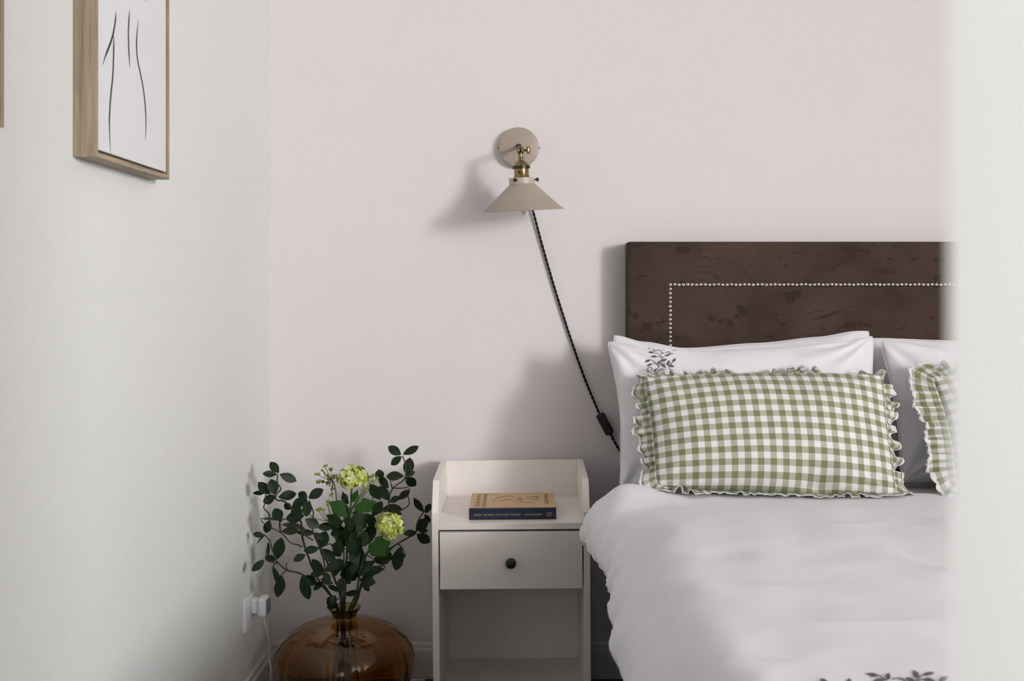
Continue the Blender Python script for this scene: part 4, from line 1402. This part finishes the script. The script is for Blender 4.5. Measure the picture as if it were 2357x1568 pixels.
for x, y in ((615, 600), (640, 608), (598, 606), (682, 560), (672, 545), (545, 655)):
    paths.append(([zc(770, 700, 2.735), zc(x * 0.6 + 770 * 0.4, 690, 2.72), zc(x, y, 2.715)], 0.0010, 0.0006))
stem_obj(paths, M['gstem'], sp)
V, F = [], []
rb = random.Random(3)
for x, y, s in [(a, b, 24) for a, b in tips] + [(1010, 345, 20), (1045, 335, 22), (1070, 360, 20), (1030, 380, 18), (985, 440, 14), (615, 600, 20), (640, 608, 15), (598, 606, 14), (682, 560, 18), (672, 545, 16), (545, 655, 14)]:
    c = zc(x, y, 2.745 + 0.012 * math.sin(x)) if y < 500 and x < 800 else zc(x, y, 2.75 if x > 900 else 2.715)
    for k in range(9):
        n = Vector((rb.uniform(-1, 1), rb.uniform(-1, 1), rb.uniform(-0.6, 1))).normalized()
        e = c + n * s * u_ * rb.uniform(0.5, 1.0)
        w = n.orthogonal().normalized() * 0.0024
        w2 = n.cross(w)
        i = len(V)
        V += [c, e + n * 0.003, e + w, e + w2, e - w, e - w2]
        F += [(i, i + 2, i + 3), (i, i + 3, i + 4), (i, i + 4, i + 5), (i, i + 5, i + 2), (i + 1, i + 3, i + 2), (i + 1, i + 4, i + 3), (i + 1, i + 5, i + 4), (i + 1, i + 2, i + 5)]
o = obj('buds', mesh('buds', V, F), M['bud'], sp)
o['kind'] = 'stuff'

# ------------------------------------------------------------------ wall socket and plug in the corner
SD = 2.735
sz0, sz1 = CAMZ - (1447 - CY) / FPX * SD, CAMZ - (1372 - CY) / FPX * SD
sk = thing('wall_socket', 'white electrical socket low on the left wall beside the plant', 'socket', (LX, CAMY + SD, sz0))
box('face_plate', LX, LX + 0.0095, CAMY + SD - 0.043, CAMY + SD + 0.043, sz0, sz1, M['white_plastic'], sk, 0.002)
box('switch_rocker', LX + 0.009, LX + 0.013, CAMY + SD - 0.033, CAMY + SD - 0.022, sz1 - 0.03, sz1 - 0.012, M['white_plastic'], sk, 0.001)
pg = thing('plug', 'white plug pushed into the wall socket with its cable hanging down', 'plug', (LX + 0.03, CAMY + 2.76, 0.23))
pz0, pz1 = CAMZ - (1416 - CY) / FPX * 2.755, CAMZ - (1372 - CY) / FPX * 2.755
box('plug_neck', LX + 0.0096, LX + 0.030, -0.262, -0.232, pz0 + 0.008, pz1 - 0.006, M['white_plastic'], pg, 0.003)
box('plug_body', LX + 0.0275, LX + 0.049, -0.270, -0.224, pz0, pz1, M['white_plastic'], pg, 0.007)
box('plug_end', LX + 0.0485, LX + 0.0525, -0.264, -0.230, pz0 + 0.006, pz1 - 0.006, mat('grey_plastic', (0.16, 0.15, 0.16, 1), 0.4), pg, 0.002)
cb_ = [Vector((LX + 0.038, -0.247, pz0 + 0.003)), P(608, 1430, 2.758), P(616, 1460, 2.78), P(621, 1490, 2.81), P(620, 1520, 2.81), P(624, 1545, 2.80), Vector((-0.655, -0.20, 0.008)), Vector((-0.62, -0.13, 0.0035)), Vector((-0.5, -0.05, 0.0035)), Vector((-0.27, -0.035, 0.0035))]
tube('cable', catmull(cb_, 8), 0.0028, M['white_plastic'], pg, 8)
